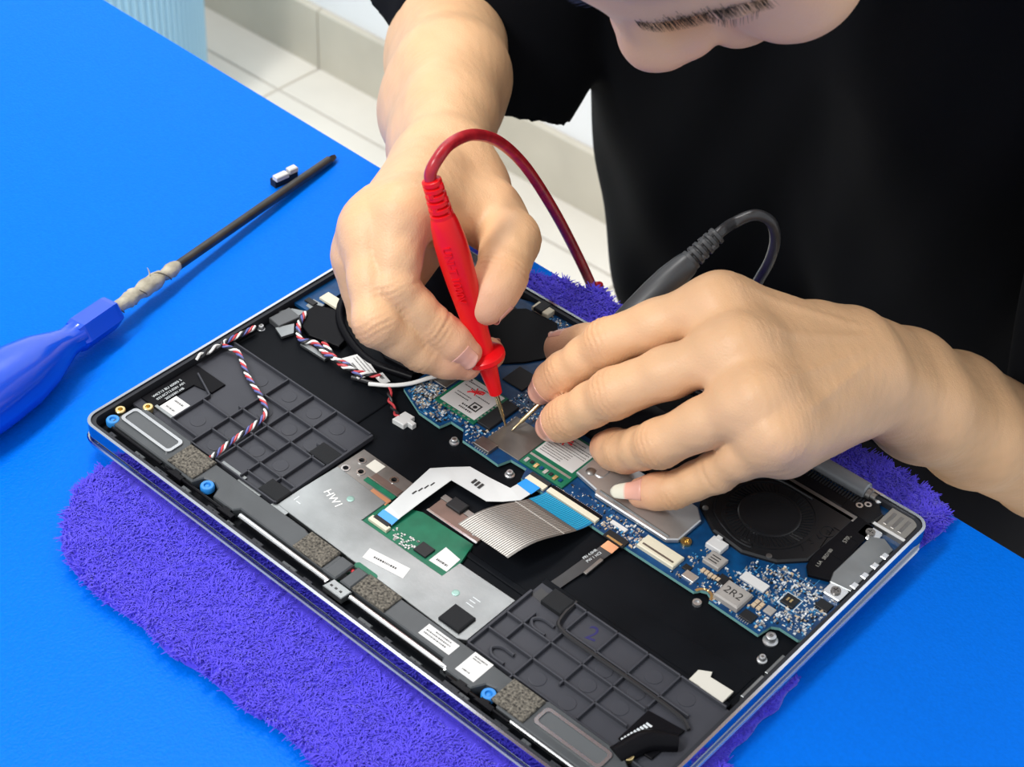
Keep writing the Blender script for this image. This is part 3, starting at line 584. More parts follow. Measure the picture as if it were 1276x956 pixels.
# right-hand ports
ub = G().box(288.4, 191, 302.4, 205, -5, -1.0, .3).build('usb_socket', mat('usb_nickel', (.34, .32, .29), .32, .9), lap)
for i in range(3): G().box(290.6 + i * 3.6, 194, 292.2 + i * 3.6, 202.6, -1.02, -.7, .15).build('contact_spring', m_dsteel, ub)
G().box(287.6, 190.6, 303, 192, -1.0, -.6).build('shell_lip', m_white, ub)
G().box(281.5, 192, 288, 199.6, -5, -2.0, .4).build('black_block', m_chip, lap)
G().box(289, 205.3, 300, 206.6, -3, -1.6).build('green_strip', mat('teal_strip', (.03, .22, .24), .4), lap)
hd = G().prism([(293, 150.5), (302.2, 152), (302.2, 184), (296, 187), (291, 184), (291, 156)], -5, -1.2, .3).build('port_shield', m_steel, lap)
for (x, y) in ((297.6, 148.2), (289.6, 186)):
    lug = G().prism(rrect(x - 4.4, y - 3.8, x + 4.4, y + 3.8, 1.2), -4, -1.7, .3).build('shield_lug', m_tin, hd)
    cross_head(x, y, 2.1, -1.7, -.9).build('screw', m_dsteel, lug)
for i in range(4): G().box(300.2, 154 + i * 7.6, 303.4, 157.4 + i * 7.6, -4, -1.0, .3).build('spring_finger', m_tin, hd)
bf = G().prism([(275.5, 192), (289, 190), (290.8, 172), (293, 152), (284, 148), (280.5, 152), (276.5, 176)], -3.2, -1.7, .2).build('black_ribbon_cable', m_blk, lap)
m_dimtxt = mat('dim_print', (.30, .29, .26), .5)
for i, (t, s, p) in enumerate((('570L', 2.6, (284.5, 176)), ('3RD180', 2.2, (283.5, 163)), ('1.5A', 2.2, (284, 156)))): text(t, s, (p[0], p[1], -1.68), m_dimtxt, bf, ex=(-.1, 1, 0), ey=(-1, -.1, 0))
g = G().plate_hole([(276.6, 178), (289, 178), (290.4, 164), (279, 164)], [(277, 177.6), (288.6, 177.6), (290, 164.4), (279.3, 164.4)], -1.72, -1.6); g.build('tape_edge', m_blk, bf)
# left-hand and rear area: speaker housing, wires, tapes, small daughter board
db = G().prism([(2.8, 124), (14, 124), (14, 150), (24, 152), (24, 176), (2.8, 176)], -5.5, -3.6).build('daughter_board', m_pcb, lap)
G().box(10, 134, 22, 140, -3.6, -2.2, .2).build('ribbon_socket', m_off, db); G().box(6, 128, 12, 131, -3.6, -2.6, .2).build('chip', m_chip, db)
hs = G().prism([(18, 146), (40, 138), (62, 126), (80, 128), (88, 150), (84, 196), (20, 196)], -6.4, -3.4, .6).build('fan_housing', m_gblk, lap)
G().tube([(16, 170, -2.6), (17, 148, -2.4), (24, 134, -2.4), (38, 124, -2.6), (60, 118, -2.8), (82, 124, -3)], 2.0, 10).build('rubber_seal', m_blk, lap, smooth=True)
G().prism([(12, 116), (26, 112), (42, 116), (40, 124), (22, 134), (12, 130)], -5, -3.2, .3).build('black_sheet', m_blk, lap)
for p in ([(2.8, 114), (6, 120), (12, 123), (12.6, 116), (9, 113)], [(11, 104.5), (15, 113), (20, 108), (18, 102)], [(21, 117), (30, 119), (26, 112.6)], [(28, 104.5), (44, 104.8), (44, 107.4), (28, 107.4)], [(9, 126), (16, 125.4), (15, 132.6), (8, 132)]):
    G().prism(p, -4.6, -3.3, .1).build('bare_metal_tab', m_steel, lap)
G().prism([(4, 107), (12, 106), (14, 118), (5, 119)], -5.6, -2.6, .3).build('post_bracket', mat('grey_bracket', (.09, .095, .10), .35, .3), lap)
wl = label([(50, 110), (66, 105.6), (69, 114), (54, 119.6)], -2.4, lap, [(.1, .9, .75, .05, .7), (.1, .9, .6, .05, .7), (.1, .8, .45, .05, .7), (.3, .9, .2, .08, .7)], name='cable_label')
label([(69, 111.5), (76, 110), (77.5, 114), (70.5, 116)], -2.2, lap, [(.2, .6, .4, .3, 1)], name='cable_label')
def twist(pts, cols, r=.55, name='twisted_wires', k=10, pitch=9., amp=.75):
    P = spline(pts, k); d = np.concatenate([[0], np.cumsum(np.linalg.norm(np.diff(P, axis=0), axis=1))]); T = np.gradient(P, axis=0); T /= np.linalg.norm(T, axis=1)[:, None]
    S = np.cross(T, (0, 0, 1.)); S /= np.linalg.norm(S, axis=1)[:, None]; U = np.cross(S, T)
    e = None
    for j, (nm, c) in enumerate(cols):
        ph = d / pitch * 6.28319 + j * 6.28319 / len(cols)
        q = P + (S * np.cos(ph)[:, None] + U * np.sin(ph)[:, None]) * amp
        G().tube(q, r, 6, 0).build(nm, c, lap, smooth=True)
cols4 = [('red_wire', m_wr), ('white_wire', m_ww), ('black_wire', m_wk), ('blue_wire', m_wp)]
twist([(2.6 + 3, 97, -1.8), (5, 88, -1.4), (4.5, 78, -1.6), (13, 79.5, -2.2), (28, 72, -2.6), (45, 65.5, -2.6), (53, 60, -2.6), (55, 50, -2.6), (55.5, 38, -2.6), (57.5, 24.6, -2.2)], cols4)
twist([(3.8, 62, -1.2), (3.9, 70, -1.0), (4.4, 79, -1.6)], [('white_wire', m_ww), ('black_wire', m_wk)], .7)
twist([(14, 121, -2.2), (19, 112, -2.0), (27, 106, -2.2), (33, 109, -2.2), (44, 107, -2.0), (56, 108, -1.6), (66, 106, -1.8)], cols4, .6)
twist([(36, 112, -2), (44, 108.8, -1.6), (54, 106.4, -1.8), (64, 108, -1.2), (72, 113, -1.6)], [('red_wire', m_wr), ('black_wire', m_wk), ('white_wire', m_ww)], .6)
twist([(79, 112.5, -3), (84, 107, -4), (91, 103, -4.6), (95.5, 101.6, -4.8)], [('red_wire', m_wr), ('black_wire', m_wk)], .6)
pc = G().prism([(94.5, 98), (101, 98.4), (101, 101), (104, 101), (104, 103.4), (100.5, 103.6), (100.5, 106), (95, 105.6)], -6.3, -3.6, .3).build('loose_plug', m_white, lap)
for w_, c_ in (((76, 107, -2.6), m_ww),): G().tube([(71.5, 106, -2.2), (80, 112, -1.6), (86, 119, -1.0), (90, 128, -.6), (93.5, 136, -1.6)], .95, 8).build('white_antenna_cable', m_ww, lap, smooth=True)
G().tube([(62, 104.6, -3.2), (76, 110, -2.6), (84, 117.5, -2.2), (88, 128, -2)], 1.0, 8).build('black_antenna_cable', m_wk, lap, smooth=True)
G().box(88, 199.6, 98, 206, -3.6, -1.0, .3).build('white_clip_connector', m_off, lap); G().box(89.4, 199.2, 94.6, 207, -2.6, -.6, .3).build('black_plug', m_chip, lap)
# dark cover sheets between the hands
hsk = G().prism([(156, 150), (180, 149), (222, 150), (222, 190), (212, 203), (150, 203), (150, 168)], MBZ, -1.8, .4).build('heat_spreader', m_blk, lap)
G().prism([(160, 160), (200, 158), (204, 184), (162, 186)], -1.8, -1.2, .3).build('cover_foil', m_gblk, hsk)
G().prism([(96, 150), (112, 168), (120, 182), (104, 200), (86, 198), (72, 182)], MBZ, MBZ + 1.0, .2).build('black_sheet', m_blk, lap)
G().prism([(58, 196), (70, 190), (74, 200), (62, 205)], -5, -2.6, .2).build('copper_heat_pipe', m_cu, lap)
# hundreds of surface-mount parts too small to pick apart
def inpoly(x, y):
    c = False
    for (x0, y0), (x1, y1) in zip(mbp, mbp[1:] + mbp[:1]):
        if (y0 > y) != (y1 > y) and x < (x1 - x0) * (y - y0) / (y1 - y0) + x0: c = not c
    return c
def scatter(n, reg, mats, seed, smin=.5, smax=1.5, hmax=.7):
    rd = random.Random(seed); gs = [G() for _ in mats]
    for _ in range(n):
        x, y = rd.uniform(reg[0], reg[2]), rd.uniform(reg[1], reg[3])
        if any(a < x < c and b < y < d for a, b, c, d in EXC): continue
        if not (inpoly(x - .5, y - .5) and inpoly(x + 1.6, y + 1) and inpoly(x + 1.6, y - .5)): continue
        if (x - fx) ** 2 + (y - fy) ** 2 < 27 ** 2: continue
        a = rd.uniform(smin, smax); b = a * rd.uniform(.4, .6)
        if rd.random() < .5: a, b = b, a
        k = rd.randrange(len(mats)); gs[k].box(x, y, x + a, y + b, MBZ, MBZ + rd.uniform(.15, hmax))
    for gg, (nm, mm) in zip(gs, mats):
        if gg.v: gg.build(nm, mm, mb, kind='stuff')
SM = [('solder_joints', m_solder), ('tiny_capacitors', m_cap), ('tiny_chips', m_chip), ('silkscreen_ticks', m_silk), ('silkscreen_ticks', m_silk), ('solder_joints', m_solder), ('solder_joints', m_solder), ('board_traces', m_trace)]
scatter(900, (262, 110, 301, 147), SM, 1)
scatter(140, (241, 110.5, 262, 131), SM, 2, .5, 1.2)
scatter(150, (203, 110, 222, 121), SM, 3)
scatter(260, (88, 110, 131, 120.5), SM, 4)
scatter(260, (86, 112, 99, 128), SM, 5)
scatter(520, (124, 140, 150, 186), SM, 6, .4, 1.1)
scatter(420, (96, 186, 150, 204), SM, 7, .5, 1.3)
scatter(120, (131, 117, 152, 146), SM, 8, .4, .9)
scatter(160, (162, 108.8, 206, 122), SM, 9, .4, 1.0)
g = G(); rd = random.Random(5)
for _ in range(150):
    reg = rd.choice(((125, 142, 152, 186), (262, 126, 300, 147), (100, 186, 148, 204), (90, 110, 112, 120)))
    x, y = rd.uniform(reg[0], reg[2]), rd.uniform(reg[1], reg[3]); L = rd.uniform(2, 9)
    if rd.random() < .5: g.box(x, y, x + L, y + .22, MBZ, MBZ + .06)
    else: g.box(x, y, x + .22, y + L, MBZ, MBZ + .06)
g.build('board_traces', m_trace, mb, kind='stuff')
ring(143.5, 143.5, 1.6, 2.6, MBZ, MBZ + .15, 20).build('copper_pad', m_cu, mb)
for i in range(9): G().box(133.2, 119 + i * 2.1, 134.2, 120.2 + i * 2.1, MBZ, MBZ + .3).build('gold_pad', m_solder, mb)
# ================================================================ towel
m_towel = mat('violet_blue_microfibre', (.052, .034, .56), .9, col2=(.062, .042, .62), vs=90, sheen=.6)
m_pile = mat('microfibre_pile', (.066, .044, .62), .85, col2=(.086, .060, .72), vs=120, sheen=.5)
tw = thing('microfibre_towel', 'fuzzy violet blue microfibre towel spread under the laptop', 'towel', (160, 95, -20))
fr = [(17, -6), (22, -22), (32, -36), (46, -47), (60, -50.5), (78, -52), (100, -50), (120, -52), (137, -49), (160, -50), (180, -47), (203, -50), (236, -50), (262, -46), (290, -40), (306, -20), (309, 10), (312, 30), (309, 42), (312, 54), (308, 66), (309, 76), (307.5, 86), (309.5, 95), (307, 104), (307.6, 113), (303, 120), (303, 200), (304, 216), (305, 226), (302, 234), (292, 239), (280, 240), (265, 242), (250, 241), (236, 239), (210, 240), (180, 240), (150, 243), (126, 244), (112, 245), (104, 244), (94, 249), (82, 242), (76, 243), (66, 236), (54, 230), (40, 226), (24, 222), (16, 200), (14, 100)]
FRP = spline(fr + [fr[0]], 3)[:-1]
FQ = np.roll(FRP, -1, 0); FD = FQ - FRP; FL = (FD ** 2).sum(1) + 1e-12
def inside(x, y):
    x = np.asarray(x, float)[..., None]; y = np.asarray(y, float)[..., None]; c = ((FRP[:, 1] > y) != (FQ[:, 1] > y)); xs_ = FD[:, 0] * (y - FRP[:, 1]) / (FD[:, 1] + 1e-12) + FRP[:, 0]
    return (c & (x < xs_)).sum(-1) % 2 == 1
def near_edge(x, y):
    x = np.asarray(x, float)[..., None]; y = np.asarray(y, float)[..., None]; t = np.clip(((x - FRP[:, 0]) * FD[:, 0] + (y - FRP[:, 1]) * FD[:, 1]) / FL, 0, 1)
    qx = FRP[:, 0] + FD[:, 0] * t; qy = FRP[:, 1] + FD[:, 1] * t; d2 = (qx - x) ** 2 + (qy - y) ** 2; k = d2.argmin(-1)[..., None]
    return np.take_along_axis(qx, k, -1)[..., 0], np.take_along_axis(qy, k, -1)[..., 0], np.sqrt(np.take_along_axis(d2, k, -1)[..., 0])
def wav(x, y): return 1.6 * np.sin(x * .07 + 1.3 * np.sin(y * .05)) + 1.2 * np.sin(y * .11 + x * .03) + .7 * np.sin(x * .19 - y * .13)
def twz(x, y, e):
    """top of the cloth; pressed flat by the laptop, plump around it"""
    out = np.max([0 - x, x - LX, 0 - y, y - (LY + 2), np.full_like(x, -8)], 0)
    k = np.clip((out - 1.5) / 8, 0, 1); ro = np.clip(e / 5, 0, 1); ro = np.sqrt(np.maximum(0, 1 - (1 - ro) ** 2))
    lift = np.where(y < -20, 2.5, 0); full = -14.0 + np.where(y < 0, k * (2.2 + .5 * wav(x, y)), k * (1.2 + .3 * wav(x, y)))
    full = full - np.where((y > 150) & (out > 0), .6, 0); drop = np.maximum(0, y - 248) * .3
    return -18.5 + lift * (1 - ro) + (full + 18.5) * np.where(out > -6, ro, 1) - drop
xs = np.arange(10, 318, 3.0); ys = np.arange(-57, 254, 3.0); idx = {}; v = []; f = []
# grid vertices outside the border snap onto it so the outline stays smooth
GX, GY = np.meshgrid(xs, ys, indexing='ij'); IN = inside(GX, GY); SX, SY, SE = near_edge(GX, GY)
GX = np.where(IN, GX, SX); GY = np.where(IN, GY, SY); GZ = twz(GX, GY, np.where(IN, SE, 0))
def vid(i, j):
    if (i, j) not in idx: idx[(i, j)] = len(v); v.append((GX[i, j], GY[i, j], GZ[i, j]))
    return idx[(i, j)]
for i in range(len(xs) - 1):
    for j in range(len(ys) - 1):
        if int(IN[i, j]) + int(IN[i + 1, j]) + int(IN[i + 1, j + 1]) + int(IN[i, j + 1]) >= 2: f.append([vid(i, j), vid(i + 1, j), vid(i + 1, j + 1), vid(i, j + 1)])
n0 = len(v); f2 = [[q + n0 for q in reversed(fc)] for fc in f]
low = [(x, y, min(z - .8, -19.6 if y > -15 else -19.6 + min(3.5, (-15 - y) * .10))) for x, y, z in v]
from collections import Counter
ed = Counter(); dire = {}
for fc in f:
    for a, b in zip(fc, fc[1:] + fc[:1]): ed[tuple(sorted((a, b)))] += 1; dire[tuple(sorted((a, b)))] = (a, b)
side = [(b, a, a + n0, b + n0) for k_, c_ in ed.items() if c_ == 1 for a, b in [dire[k_]]]
mk('towel_cloth', v + low, [tuple(q) for q in f + f2 + side], m_towel, tw, smooth=True)
rn = np.random.RandomState(5); TX = rn.uniform(12, 314, 190000); TY = rn.uniform(-55, 252, 190000)
kp = ~((TX > 3) & (TX < LX - 3) & (TY > 3) & (TY < LY - 3)); TX = TX[kp]; TY = TY[kp]; kp = inside(TX, TY); TX = TX[kp][:66000]; TY = TY[kp][:66000]
QX, QY, TE = near_edge(TX, TY); TZ = twz(TX, TY, TE); n_ = len(TX)
nxy = np.where((TE < 3)[:, None], np.stack([QX - TX, QY - TY], 1) / (TE[:, None] + .01), 0)
und = (TX > -4) & (TX < LX + 4) & (TY > -4) & (TY < LY + 4)
TL = np.where(und, rn.uniform(.5, .9, n_), rn.uniform(1.5, 3.0, n_)); tw_ = rn.uniform(.26, .42, n_); ta = 2.2 * wav(TX * 2.2, TY * 2.2) + rn.normal(0, .9, n_); tl = rn.uniform(.5, 1.5, n_)
ddx = np.cos(ta) * tl + nxy[:, 0] * .7; ddy = np.sin(ta) * tl + nxy[:, 1] * .7; wx, wy = -np.sin(ta) * tw_, np.cos(ta) * tw_; hx_, hy_ = np.cos(ta) * tw_, np.sin(ta) * tw_
lay = []
for t, sc_ in ((0, 1), (.55, 1.0), (.9, .55)):
    cx, cy, cz = TX + ddx * TL * t * t, TY + ddy * TL * t * t, TZ - .3 + TL * t * (1 - .35 * t)
    for p_, q_ in ((1, 0), (-.5, .87), (-.5, -.87)): lay.append(np.stack([cx + (p_ * wx + q_ * hx_) * sc_, cy + (p_ * wy + q_ * hy_) * sc_, cz], 1))
pv = np.stack(lay, 1).reshape(-1, 3); b0 = (np.arange(n_) * 9)[:, None]
pf = np.concatenate([b0 + np.array(q)[None] for q in [(k + i, k + (i + 1) % 3, k + 3 + (i + 1) % 3, k + 3 + i) for k in (0, 3) for i in range(3)]]).tolist() + (b0 + np.array((6, 7, 8))[None]).tolist()
mk('towel_pile', pv, pf, m_pile, tw, kind='stuff')
# ================================================================ screwdriver
m_sdh = mat('blue_screwdriver_plastic', (.004, .07, .62), .18, spec=.6, coat=.3)
m_shaft = mat('blackened_steel_shaft', (.07, .068, .065), .42, .8, var=.25, vs=80)
m_tape = mat('masking_tape', (.50, .46, .36), .7, col2=(.30, .27, .20), vs=160, bump=.8, bs=260)
sd = thing('screwdriver', 'long screwdriver with glossy blue handle and tape-wrapped blackened shaft on the table', 'screwdriver', (-65, 60, -20))
tipp = np.array((-87.2, 237.5, -17.6)); bulb = np.array((-39.5, -50, -3.2)); ax = bulb - tipp; AL = np.linalg.norm(ax); ax /= AL
G().lathe_axis([(2.55, 5), (2.6, 20), (2.6, 120), (2.6, 176)], tipp, ax, 12).build('shaft', m_shaft, sd, smooth=True)
G().lathe_axis([(.6, -1), (1.5, 0), (2.2, 2.4), (2.6, 5.4), (2.55, 6)], tipp, ax, 4).build('blade_tip', m_shaft, sd)
g = G(); rd2 = random.Random(4)
tb_ = np.array(tipp)
e1 = np.cross(ax, (0, 0, 1.)); e1 /= np.linalg.norm(e1); e2 = np.cross(ax, e1)
nseg = 34; v = []; n = 16
for k in range(nseg):
    h = 130 + 47 * k / (nseg - 1); lump = 3.3 + 1.0 * math.sin(k * .55) * (1 if 6 < k < 26 else .3) * .5 + .7 * (k > 8) * (k < 24)
    if k in (0, nseg - 1): lump = 2.7
    for i in range(n):
        a = 6.28319 * i / n; r = lump + .35 * math.sin(a * 2 - k * .9) + .25 * rd2.uniform(-1, 1)
        v.append(tb_ + ax * (h + .6 * math.sin(a)) + (e1 * math.cos(a) + e2 * math.sin(a)) * r)
f = [(k * n + i, k * n + (i + 1) % n, (k + 1) * n + (i + 1) % n, (k + 1) * n + i) for k in range(nseg - 1) for i in range(n)]
wr = mk('tape_wrap', v, f, m_tape, sd, smooth=True)
G().tube([tb_ + ax * 150 + (0, 0, 3.6), tb_ + ax * 148 + (-2, 0, 5.5), tb_ + ax * 149 + (-3.4, 1, 7.6)], [.5, .4, .2], 5).build('tape_thread', m_tape, wr)
G().tube([tb_ + ax * (134 + 3.4 * q) + e1 * 3.9 * math.cos(q * 1.25 + 1) + e2 * 3.9 * math.sin(q * 1.25 + 1) for q in range(13)], .28, 5).build('tape_thread', mat('dark_thread', (.10, .085, .06), .8), wr)
hx = G().lathe_axis([(6.2, 176), (7.9, 177.5), (8.4, 180), (8.6, 200), (7.8, 203)], tipp, ax, 6).build('hex_collar', m_sdh, sd)
G().lathe_axis([(7.6, 201), (7.0, 205), (7.4, 209), (10, 216), (13.5, 226), (16, 240), (16.8, 258), (16.4, 276), (14.5, 292), (10, 302), (4, 306)], tipp, ax, 28).build('handle', m_sdh, sd, smooth=True)
# little clip beside the shaft
cp = thing('small_clip', 'tiny black clip with two white blocks lying beside the screwdriver shaft', 'clip', (-90, 204, -20))
d_ = np.array((.10, .995)); s_ = np.array((.995, -.10))
def obox(c, L, w, z0, z1, ch): 
    c = np.array(c); return G().prism([c - d_ * L / 2 - s_ * w / 2, c + d_ * L / 2 - s_ * w / 2, c + d_ * L / 2 + s_ * w / 2, c - d_ * L / 2 + s_ * w / 2], z0, z1, ch)
obox((-91.6, 204.5), 15, 4.6, -19.9, -15.4, .4).build('clip_body', m_chip, cp)
obox((-90.2, 201), 8, 4.0, -15.4, -12.6, .5).build('white_block', m_white, cp); obox((-90.6, 209.5), 5.4, 3.8, -15.4, -12.4, .6).build('white_block', m_white, cp)
obox((-94.6, 205), 5, 2, -19.9, -16, .3).build('clip_tongue', m_chip, cp)
# ================================================================ test probes
m_red = mat('red_probe_plastic', (.78, .006, .010), .30, spec=.3); m_rcab = mat('red_silicone_cable', (.30, .008, .014), .30, col2=(.55, .02, .03), vs=170)
m_kprobe = mat('black_probe_plastic', (.035, .037, .04), .38); m_kcab = mat('black_silicone_cable', (.028, .028, .03), .32, var=.2, vs=150)
m_pin = mat('gold_plated_pin', (.80, .62, .36), .22, 1.)
def PY(px, py, Y):
    d = CAM_R.T @ np.array([(px - 638) / FPX, (py - 478) / FPX, 1.]); return CAM_C + d * (Y - CAM_C[1]) / d[1]
def probe(nm, label, tip, ax, mp, mc, cable, txt, txtn):
    ax = np.array(ax) / np.linalg.norm(ax); tip = np.array(tip, float)
    t = thing(nm, label, 'probe', tip)
    G().lathe_axis([(.15, 0), (.55, 1.2), (.6, 5), (1.1, 6), (1.15, 20)], tip, ax, 14).build('metal_pin', m_pin, t, smooth=True)
    body = G().lathe_axis([(2.2, 18), (2.9, 18.6), (3.3, 24), (4.4, 34), (4.7, 37.5), (4.8, 42), (5.0, 50), (5.6, 60), (6.6, 76), (7.0, 88), (6.9, 97), (6.0, 105), (5.4, 108), (4.9, 109)], tip, ax, 28).build('probe_body', mp, t, smooth=True)
    G().lathe_axis([(4.7, 36.2), (8.4, 36.6), (9.1, 37.4), (9.1, 39.4), (8.4, 40.2), (4.8, 41.4)], tip, ax, 28).build('finger_guard', mp, t, smooth=True)
    core = G().lathe_axis([(3.4, 107), (3.1, 126.5)], tip, ax, 14).build('strain_relief', mp, t, smooth=True)
    for i in range(6):
        r = 5.0 - .16 * i; h = 108.6 + i * 3.1; G().lathe_axis([(r - .5, h), (r, h + .3), (r - .05, h + 1.9), (r - .5, h + 2.2)], tip, ax, 20).build('relief_ring', mp, core, smooth=True)
    e1 = np.cross(ax, (0, 0, 1.)); e1 /= np.linalg.norm(e1); e2 = np.cross(ax, e1)
    for i in range(5):
        for a in ((0, math.pi) if i % 2 else (math.pi / 2, -math.pi / 2)):
            c0 = tip + ax * (110.3 + i * 3.1) + (e1 * math.cos(a) + e2 * math.sin(a)) * 3.5
            G().lathe_axis([(1.5, 0), (1.4, 1.9)], c0, ax, 8).build('relief_bridge', mp, core)
    G().tube([tip + ax * 120, tip + ax * 128] + list(cable), 2.6, 14, 8).build('cable', mc, t, smooth=True)
    if txt:
        to = np.array(CAM_C) * 0 + np.array(txtn, float); ez = to - ax * (to @ ax); ez /= np.linalg.norm(ez)
        ex = -ax; ey = np.cross(ez, ex)
        text(txt, 5.0, tip + ax * 84 + ez * 6.9, mp, body, ex=ex, ey=ey, name='embossed_letters', ext=.4)
    return t
RTIP = np.array((134.7, 128.95, -2.9)); RAX = np.array((-.29198, -.09093, .95209))
KTIP = np.array((138.3, 128.75, -2.9)); KAX = np.array((.22190, .80640, .54816))
probe('test_probe', 'red multimeter test probe with red cable pinched upright in the fingers', RTIP, RAX, m_red, m_rcab,
      [PY(546, 197, 122), PY(563, 178, 133), PY(590, 168, 152), PY(622, 177, 176), PY(655, 208, 203), PY(690, 262, 228), PY(718, 315, 250), PY(738, 358, 262), PY(744, 378, 268), (60, 276, -180), (40, 300, -400)], 'UNI-T 1000V', (.3, -.8, .5))
probe('test_probe', 'black multimeter test probe with black cable under the flat spread hand', KTIP, KAX, m_kprobe, m_kcab,
      [PY(914, 278, 244), PY(940, 268, 252), PY(960, 276, 258), PY(966, 298, 262), PY(959, 325, 264), PY(944, 352, 265), PY(925, 390, 266), (160, 268, -120), (150, 290, -400)], None, None)
# ================================================================ technician: bodies grown from distance fields
def at(px, py, z):
    d = CAM_R.T @ np.array([(px - 638) / FPX, (py - 478) / FPX, 1.]); return CAM_C + d * (z - CAM_C[2]) / d[2]
def along(p0, px, py, L):
    d = CAM_R.T @ np.array([(px - 638) / FPX, (py - 478) / FPX, 1.]); d /= np.linalg.norm(d); w = p0 - CAM_C; b = d @ w
    return CAM_C + d * (b + math.sqrt(max(0, b * b - w @ w + L * L)))
RIGHT_, DOWN_, TOCAM = CAM_R[0], CAM_R[1], -CAM_R[2]
def cap(a, ra, b, rb): return ('c', np.array(a, float), ra, np.array(b, float), rb)
def ell(c, rad, R=None): return ('e', np.array(c, float), np.array(rad, float), np.eye(3) if R is None else np.array(R, float))
def pd(pr, p):
    if pr[0] == 'c':
        _, a, ra, b, rb = pr; ba = b - a; t = np.clip(((p - a) @ ba) / (ba @ ba + 1e-9), 0, 1); q = p - a - t[..., None] * ba
        return np.sqrt((q * q).sum(-1)) - (ra + (rb - ra) * t)
    _, c, r, R = pr; q = (p - c) @ R.T; k0 = np.sqrt(((q / r) ** 2).sum(-1)); k1 = np.sqrt(((q / r ** 2) ** 2).sum(-1)) + 1e-9
    return k0 * (k0 - 1) / k1
def smin(a, b, k):
    if k <= 0: return np.minimum(a, b)
    h = np.maximum(k - np.abs(a - b), 0) / k; return np.minimum(a, b) - h * h * k * .25
def bounds(pr):
    if pr[0] == 'c': r = max(pr[2], pr[4]); return np.minimum(pr[1], pr[3]) - r, np.maximum(pr[1], pr[3]) + r
    r = pr[2].max(); return pr[1] - r, pr[1] + r
class Field:
    """base: list of (prim, k); limbs: list of (list of (prim,k), k_join); cuts: list of (prim, k)"""
    def __init__(s): s.base = []; s.limbs = []; s.cuts = []; s.post = None
    def prims(s): return [p for p, k in s.base] + [p for L, _ in s.limbs for p, k in L]
    def __call__(s, p, cull=None):
        def grp(L):
            d = np.full(p.shape[:-1], 1e3)
            for pr, k in L:
                if cull is not None:
                    m = cull(pr, k)
                    if not m.any(): continue
                    d[m] = smin(d[m], pd(pr, p[m]), k)
                else: d = smin(d, pd(pr, p), k)
            return d
        d0 = grp(s.base); d = d0
        for L, k in s.limbs: d = np.minimum(d, smin(d0, grp(L), k))
        for pr, k in s.cuts: d = -smin(-d, pd(pr, p), k)
        if s.post is not None: d = s.post(p, d)
        return d
def nets(F, h, lo=None, hi=None, slack=1.0):
    if lo is None:
        bs = [bounds(p) for p in F.prims()]; lo = np.min([b[0] for b in bs], 0) - 4 * h; hi = np.max([b[1] for b in bs], 0) + 4 * h
    lo = np.array(lo, float); hi = np.array(hi, float); B = 8; nb = np.ceil((hi - lo) / (h * B)).astype(int)
    N = nb * B + 1; V = np.full(N, np.nan, np.float32)
    bi = np.stack(np.meshgrid(*[np.arange(q) for q in nb], indexing='ij'), -1).reshape(-1, 3)
    ctr = lo + (bi + .5) * B * h; rad = B * h * .8661
    dc = F(ctr); act = np.abs(dc) < rad * 1.25 * slack + 4
    bi = bi[act]; ctr = ctr[act]
    off = np.stack(np.meshgrid(*[np.arange(B + 1)] * 3, indexing='ij'), -1).reshape(-1, 3)
    for s0 in range(0, len(bi), 600):
        b = bi[s0:s0 + 600]; c = ctr[s0:s0 + 600]; idx = b[:, None, :] * B + off[None]
        p = lo + idx * h
        d = F(p, cull=lambda pr, k: pd(pr, c) < rad + 6 + k)
        V[idx[..., 0], idx[..., 1], idx[..., 2]] = d
    ins = (V < 0).astype(np.uint8); fin = np.isfinite(V)
    cs = [(a, b, c) for a in (0, 1) for b in (0, 1) for c in (0, 1)]
    sl = lambda A, o: A[o[0]:A.shape[0] - 1 + o[0], o[1]:A.shape[1] - 1 + o[1], o[2]:A.shape[2] - 1 + o[2]]
    cnt = sum(sl(ins, o) for o in cs); ok = sl(fin, cs[0]).copy()
    for o in cs[1:]: ok &= sl(fin, o)
    actc = ok & (cnt > 0) & (cnt < 8); ci = np.argwhere(actc)
    vals = np.stack([V[ci[:, 0] + o[0], ci[:, 1] + o[1], ci[:, 2] + o[2]] for o in cs], 1)
    acc = np.zeros((len(ci), 3)); n = np.zeros(len(ci)); co = np.array(cs, float)
    for i in range(8):
        for j in range(i + 1, 8):
            if np.abs(co[i] - co[j]).sum() != 1: continue
            m = (vals[:, i] < 0) != (vals[:, j] < 0); t = vals[m, i] / (vals[m, i] - vals[m, j]); acc[m] += co[i] + (co[j] - co[i]) * t[:, None]; n[m] += 1
    verts = lo + (ci + acc / n[:, None]) * h
    im = np.full(actc.shape, -1, np.int32); im[actc] = np.arange(len(ci)); faces = []
    for ax in range(3):
        o = [0, 0, 0]; o[ax] = 1
        A = ins[:-1 if ax == 0 else None, :-1 if ax == 1 else None, :-1 if ax == 2 else None]; Bv = ins[o[0]:, o[1]:, o[2]:]
        e = np.argwhere(A != Bv); u, w = [(1, 2), (2, 0), (0, 1)][ax]
        e = e[(e[:, u] > 0) & (e[:, w] > 0) & (e[:, u] < im.shape[u]) & (e[:, w] < im.shape[w]) & (e[:, ax] < im.shape[ax])]
        q = []
        for du, dw in ((-1, -1), (0, -1), (0, 0), (-1, 0)):
            k = e.copy(); k[:, u] += du; k[:, w] += dw; q.append(im[k[:, 0], k[:, 1], k[:, 2]])
        q = np.stack(q, 1); good = (q >= 0).all(1); flip = A[tuple(e.T)] == 0
        q[flip] = q[flip][:, ::-1]; faces.append(q[good])
    return verts, np.concatenate(faces)
